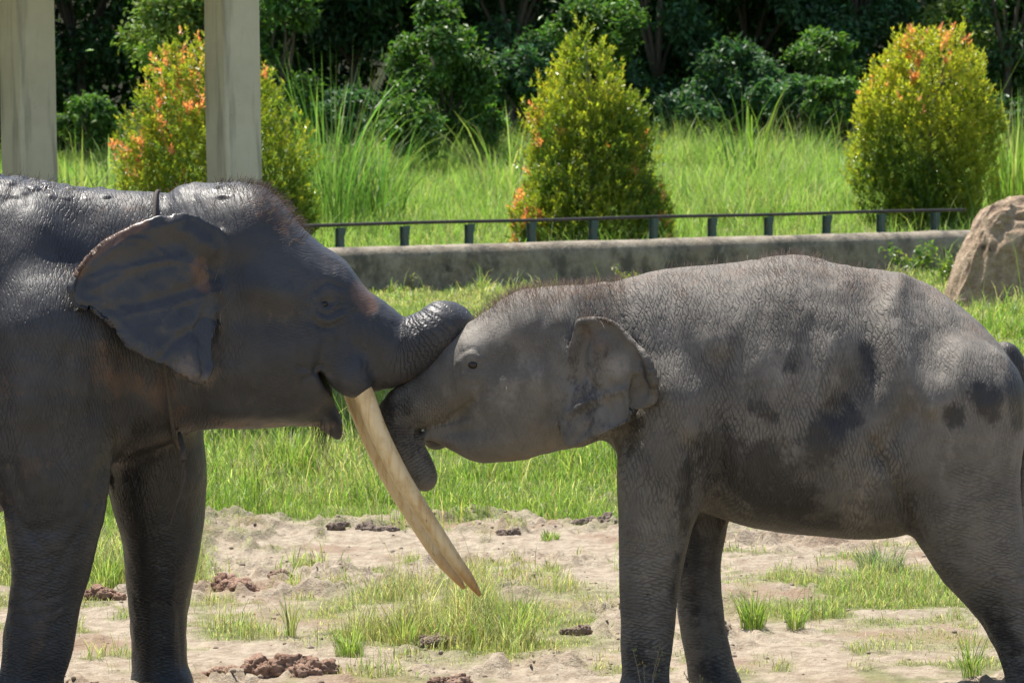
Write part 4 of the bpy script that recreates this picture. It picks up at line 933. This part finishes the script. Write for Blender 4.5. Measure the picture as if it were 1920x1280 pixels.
    S.m['wet_and_shade'] = np.maximum(S.m['wet_and_shade'], .30*sstep(960, 1150, S.v)); pt('wet_and_shade', [(1330,980),(1320,1280)], 60, .42, anyside=True); pt('wet_and_shade', [(1250,880),(1230,1100)], 30, .30)
    pt('dust_and_sun', [(885,630),(925,610)], 30, .9); pt('dust_and_sun', [(1660,570),(1690,640)], 40, .6); pt('dust_and_sun', [(1590,520)], 20, .7); pt('dust_and_sun', [(1000,660),(950,720),(900,760)], 60, .3); pt('dust_and_sun', [(1450,700),(1530,720),(1560,620)], 60, .42)  # dust, plus sunlit brow and rump painted pale
    pt('dust_and_sun', [(1100,790),(1150,740)], 30, .4); pt('dust_and_sun', [(1240,600),(1320,650)], 60, .35); pt('dust_and_sun', [(1225,1000),(1220,1140)], 40, .35); pt('dust_and_sun', [(1590,930),(1600,970)], 40, .4); pt('dust_and_sun', [(1740,680),(1800,880)], 70, .3)
    top = sstep(.35, .9, S.N[:, 2])*(S.v < 640)
    S.m['brown'] = np.maximum(S.m.get('brown', np.zeros(len(V))), top*.62); S.m['dust_and_sun'] = np.maximum(S.m['dust_and_sun'], .42*sstep(.05, .7, S.N[:, 2])*(S.v < 800)*(S.u > 1150)); pt('brown', [(1100,650),(1130,680)], 28, .6); pt('brown', [(1360,980)], 18, .7); pt('brown', [(1440,540),(1250,540)], 40, .5); pt('brown', [(1310,1040),(1330,1150)], 40, .4)  # upward faces of the back painted paler as sunlit
    pt('brown', [(800,822),(850,838)], 8, .6); pt('brown', [(940,866),(1010,855)], 8, .7)
    a, w_, tot = along(S, Qt)
    hd = np.maximum(sstep(950, 1080, S.v)*((S.u < 1400) | (S.u > 1700)), sstep(1690, 1800, S.u)*sstep(760, 900, S.v)*.8); hd = np.maximum(hd, (S.u < 1040)*.3)
    wrk = np.full(len(V), .95); wrk *= 1-.62*(1-sstep(1060, 1120, S.u)); wrk *= 1-.35*sstep(1660, 1760, S.u)*(1-sstep(780, 900, S.v))
    earn = (np.abs(S.V[:, 1]-yc(S.u, S.v)) < .028)*inpoly(S.u, S.v, ear, .04)*(S.u > 1056); wrk = np.where(earn, .12, wrk)
    S.done(.006)
    at = rnd_attr(S, {'hdir': hd, 'wrk': np.where(w_ > .3, .3, wrk), 'ring': a*2*np.pi/.026, 'ringw': w_*sstep(.08, .2, a)*.55})
    off = np.array([.75, 0, 0]); root = empty('elephant_calf', tuple(off))
    tag(root, 'pale grey tuskless elephant calf with dark damp patches on its flank', 'elephant')
    m = skin('dusty_grey_hide', (.155, .139, .118), (.034, .030, .027), (.150, .108, .080), (.30, .268, .228), .78, .52, 1.15)
    link('body', mesh('body', S.V-off, Q, True, at), m, root)
    p, nn = S.at(884, 687)
    for sg in (1, -1):
        v, f = lump((.019, .013, .017), 8, 1, 0, 1); link('eye', mesh('eye', v, f), M_eye, root, Vector((p[0], (p[1]+.002)*sg, p[2]))-Vector(off))
    cr = [(.26, .18, .14), (.16, .11, .085), (.36, .28, .22)]
    msk = top*((S.u < 1170)*4.5+.5*(S.u > 1180)*(S.u < 1700)+.9*(np.abs(S.u-1490) < 60))*(S.v < 600)+1e-9
    strands(S, msk, 3800, .058, cr, .0010, flow=(.25, -.1, .5), parent=root, off=off, mat=M_hair)
    ms = (S.u < 1060)*(S.u > 860)*(S.v < 760)*sstep(.1, .6, -S.N[:, 1]+S.N[:, 2])+(pdist(S.u, S.v, [(1060,640),(1050,720)]) < 16)*2.+1e-9
    strands(S, ms, 500, .026, cr, .0009, flow=(.4, -.2, .1), parent=root, off=off, name='face_hair', mat=M_hair)
    return S
SB = calf()

#@@SMALL
# ------------------------------------------------------------------ tufts, reeds, weeds, clods
def tuft(name, u, v, hpx, wpx, N, cols, label, cat='grass tuft', lean=.5, wd=.005, group=None, D=None):
    b = gp(u, v) if D is None else px(u, v, D-12.0)
    s = (b[1]+12)/F; h = hpx*s; r = wpx*s*.5
    if D is not None: zg = float(bank(b[0], b[1])); h = max(h+b[2]-zg, .5); b[2] = zg
    root = empty(name, tuple(b)); tag(root, label, cat, group)
    a = R.uniform(0, 6.28, N); q = r*(.6 if D is None else .95)*np.sqrt(R.random(N)); N = int(N*1.5); a = R.uniform(0, 6.28, N); q = r*(.6 if D is None else .95)*np.sqrt(R.random(N)); base = np.stack([q*np.cos(a), q*np.sin(a), np.zeros(N)-.01], -1)
    le = np.abs(R.normal(lean+.3, .4, N))
    v_, f_, c_ = blades(base, h*np.clip(R.lognormal(-.2, .4, N), .15, 1.25), wd*(.75 if D is None else 1)*R.uniform(.6, 1.3, N), a+R.normal(0, .4, N), le, pal(cols, N), 4)
    leafobj('blades', [(v_, f_, c_)], M_grass, root)
    return root
GR = [(.15, .25, .045), (.20, .30, .06), (.27, .33, .09), (.36, .36, .16)]; DRY = [(.44, .39, .20), (.34, .34, .15), (.22, .30, .08)]; GY = [(.22, .25, .16), (.30, .31, .22), (.17, .21, .10)]
TG = 'grass tufts in the paddock'
tuft('grass_tuft', 545, 893, 105, 180, 240, GR+DRY, 'large arching grass tuft under the big elephant\'s chin', wd=.008, lean=.55, group=TG)
tuft('grass_tuft', 1412, 1180, 72, 80, 150, GR, 'fresh green tuft right of the calf\'s front feet, the taller of two', group=TG)
tuft('grass_tuft', 1492, 1180, 44, 60, 90, GR, 'small green tuft right of the taller tuft by the calf\'s feet', group=TG)
tuft('grass_tuft', 960, 1200, 95, 150, 170, DRY+GR, 'dry feathery tuft on the earth below the tusk tips', group=TG)
tuft('grass_tuft', 655, 1225, 62, 90, 120, DRY+GR, 'short half dry tuft left of the dark clods below the tusks', group=TG)
tuft('grass_tuft', 760, 1200, 60, 110, 120, DRY, 'straw coloured tuft between the half dry tuft and the dark clods', group=TG)
tuft('grass_tuft', 1650, 1062, 55, 150, 260, GY, 'grey green spiky tuft under the calf\'s belly near the hind leg', lean=.8, group=TG)
tuft('grass_tuft', 1822, 1272, 85, 60, 60, GR, 'sparse bright tuft in front of the calf\'s hind foot', group=TG)
tuft('grass_tuft', 1030, 1015, 22, 60, 90, GR, 'tiny green tuft alone on the pale earth below the calf\'s jaw', group=TG)
tuft('grass_tuft', 200, 1105, 75, 90, 160, GR, 'green tuft seen between the big elephant\'s front legs', group=TG)
tuft('grass_tuft', 545, 1190, 80, 40, 30, DRY, 'thin upright stalks left of the half dry tuft', lean=.25, group=TG)
RC = [(.12, .22, .05), (.16, .27, .06), (.09, .18, .045), (.24, .29, .10)]; RG = 'tall reed clumps behind the fence'
tuft('reed_clump', 625, 395, 255, 130, 140, RC, 'tall dark green reed clump right of the half hidden orange bush', 'reeds', .5, .022, RG, 58)
tuft('reed_clump', 700, 395, 150, 130, 220, RC, 'shorter reed clump right of the tallest reed clump', 'reeds', .6, .02, RG, 60)
tuft('reed_clump', 1400, 300, 115, 130, 26, RC+GR, 'few pale cane stalks standing above the grass between the pointed bushes', 'reeds', .55, .04, RG, 70)
tuft('reed_clump', 1905, 410, 215, 110, 120, GR, 'bright green reed clump right of the egg shaped bush', 'reeds', .3, .03, RG, 58)
tuft('reed_clump', 955, 330, 110, 150, 40, DRY+GR, 'yellowing reed clump left of the conical bush', 'reeds', .6, .03, RG, 64)
tuft('reed_clump', 140, 360, 85, 110, 60, GR, 'bright short reed clump just right of the first column', 'reeds', .5, .03, RG, 56)
tuft('reed_clump', 5, 360, 150, 50, 40, GR, 'reed clump at the frame edge left of the first column', 'reeds', .3, .03, RG, 56)
tuft('reed_clump', 205, 345, 120, 90, 26, RC, 'arching sparse reeds left of the half hidden orange bush', 'reeds', .6, .03, RG, 60)
def weed(u, v, hpx, wpx, N, cols, L, label, D=None):
    b = gp(u, v); s = (b[1]+12)/F; root = empty('leafy_weed', tuple(b)); tag(root, label, 'weed')
    mb = MB(); cs = []
    for k in range(max(4, N//40)):
        e = np.array([R.normal(0, wpx*s*.3), R.normal(0, wpx*s*.3), hpx*s*R.uniform(.5, 1)]); q = catmull([[0, 0, -.02], e*.5+[0, 0, hpx*s*.1], e], 6); mb.tube(q, np.linspace(.006, .003, 6), 5); cs.append(q)
    cs = np.concatenate(cs); c = cs[R.integers(0, len(cs), N)]+R.normal(0, L*.5, (N, 3)); c[:, 2] = np.abs(c[:, 2])
    leafobj('foliage', [leaves(c, unit(N)+np.array([0, 0, .2]), unit(N)*.5+np.array([0, -.2, 1.]), L*R.uniform(.6, 1.2, N), L*.45*R.uniform(.7, 1.2, N), pal(cols, N))], M_leaf, root)
    link('stem', mb.mesh('stem'), M_stem, root)
weed(1722, 520, 60, 100, 420, MID+LIGHT, .11, 'broad leaved green weed against the wall left of the boulder')
weed(1770, 535, 55, 60, 260, LIGHT, .09, 'pale leafed weed touching the left foot of the boulder')
weed(1180, 545, 45, 60, 120, DRY+GR, .07, 'sparse dry weed along the wall foot behind the calf\'s neck')
weed(770, 548, 50, 90, 160, DRY, .07, 'straw coloured weed at the wall foot above the trunk bend')
def stalk(u, v, hpx, label):
    b = gp(u, v); s = (b[1]+12)/F; root = empty('flowering_weed', tuple(b)); tag(root, label, 'weed'); mb = MB(); h = hpx*s; pts = []
    for k in range(4):
        e = np.array([R.normal(0, h*.25), R.normal(0, h*.1), h*R.uniform(.6, 1)]); q = catmull([[0, 0, -.02], e*.5+[0, 0, h*.08], e], 8); mb.tube(q, np.linspace(.0025, .0012, 8), 5); pts.append(q)
    link('stem', mb.mesh('stem'), M_stem, root)
    q = np.concatenate([p[4:] for p in pts]); N = 60; c = q[R.integers(0, len(q), N)]+R.normal(0, .006, (N, 3))
    sh = leafobj('seed_heads', [leaves(c, unit(N)+[0, 0, 1], unit(N), R.uniform(.008, .02, N), R.uniform(.003, .006, N), pal([(.35, .24, .12), (.2, .22, .08)], N))], M_grass, root); tag(sh, kind='stuff')
stalk(1212, 1345, 150, 'thin flowering weed in front of the calf\'s near front foot'); stalk(1325, 1350, 100, 'low flowering weed in front of the calf\'s far front foot')
n = NT('clay'); co = n.coord(); a = n.noise(co, 16, 6, .7); tone = n.attr('tone').outputs['Fac']
c = n.mix(n.ramp(a, .3, .7), (.22, .125, .085), (.40, .26, .19)); c2 = n.mix(n.ramp(a, .3, .7), (.12, .095, .075), (.30, .24, .19))
M_clod = n.P(Base_Color=n.mix(tone, c, c2), Roughness=.95, Normal=n.bump(a, .03, .9))
def clods(u, v, wpx, hpx, k, tone, label):
    b = gp(u, v); s = (b[1]+12)/F; mb = MB()
    for j in range(k*2):
        r = wpx*s*R.uniform(.07, .2)
        V, Fq = lump((r*R.uniform(.8, 1.4), r*R.uniform(.7, 1.1), min(hpx*s, r*1.1)*R.uniform(.6, 1.0)), 13, int(R.integers(1, 999)), .55, 2.3)
        mb.add(V+np.array([R.uniform(-.38, .38)*wpx*s, R.normal(0, .12)*wpx*s, R.uniform(-.1, .25)*hpx*s]), Fq)
    me = mb.mesh('mud_clod', True); me.attributes.new('tone', 'FLOAT', 'POINT').data.foreach_set('value', np.full(len(me.vertices), tone, np.float32))
    tag(link('mud_clod', me, M_clod, None, tuple(b)), label, 'mud clod', 'clods of mud on the bare earth')
for a_ in [(425, 1108, 120, 26, 9, 0., 'long red clay heap right of the big elephant\'s far front leg'), (195, 1122, 80, 26, 5, 0., 'red clay heap between the big elephant\'s front legs'),
           (405, 1262, 100, 34, 6, .1, 'red brown clods beside the big elephant\'s far front foot'), (545, 1262, 170, 42, 12, .1, 'row of red brown clods at the bottom, right of the far front foot'),
           (630, 990, 50, 20, 4, .9, 'dark grey clod at the turf edge left of the tusks'), (705, 992, 70, 22, 6, .9, 'dark grey clods at the turf edge just left of the tusks'), (955, 1006, 50, 22, 4, .8, 'grey lump right of the tusks below the turf edge'),
           (820, 1205, 90, 44, 8, .8, 'dark clods in the dry grass below the tusk tips'), (790, 1085, 50, 10, 4, .3, 'flat reddish clods left of the tusk tips'), (1110, 985, 90, 20, 6, .9, 'grey crumbly clods left of the calf\'s front leg'),
           (1075, 1180, 70, 30, 5, .8, 'dark clods in the grass left of the calf\'s near front foot'), (520, 1085, 60, 14, 4, .4, 'low brown clods right of the long red clay heap'), (850, 1275, 90, 16, 5, .3, 'flat reddish clods at the bottom below the tusks')]:
    clods(*a_)
def crumbs():
    N = 2600; d = R.uniform(12.2, 18.5, N); x = R.uniform(-.18, .18, N)*d; y = d-12; g = grassy(x, y); k = R.random(N) < (1-g)*(.25+.9*sstep(.5, .7, fbm(np.stack([x, y], -1), 1.3, 2, 31)))
    x, y = x[k], y[k]; V0, F0 = lump((1, 1, .75), 2, 5, .3, 2.0); r = R.uniform(.004, .016, len(x))**1.0*R.uniform(.5, 1.3, len(x)); P = np.stack([x, y, gheight(x, y)], -1)
    an = R.uniform(0, 6.28, len(x)); c, s = np.cos(an)[:, None], np.sin(an)[:, None]
    W = np.stack([V0[None, :, 0]*c-V0[None, :, 1]*s, V0[None, :, 0]*s+V0[None, :, 1]*c, np.broadcast_to(V0[None, :, 2], (len(x), len(V0)))], -1)*r[:, None, None]+P[:, None]
    Fq = (F0[None]+(np.arange(len(x))*len(V0))[:, None, None]).reshape(-1, 4)
    n = NT('dry_earth'); n.P(Base_Color=n.mix(n.noise(n.coord(), 30, 4), (.17, .13, .095), (.36, .30, .235)), Roughness=1.0); n.b.inputs['Specular IOR Level'].default_value = .1
    return tag(link('dirt', mesh('dirt', W.reshape(-1, 3), Fq, True), n.m), kind='stuff')
crumbs()
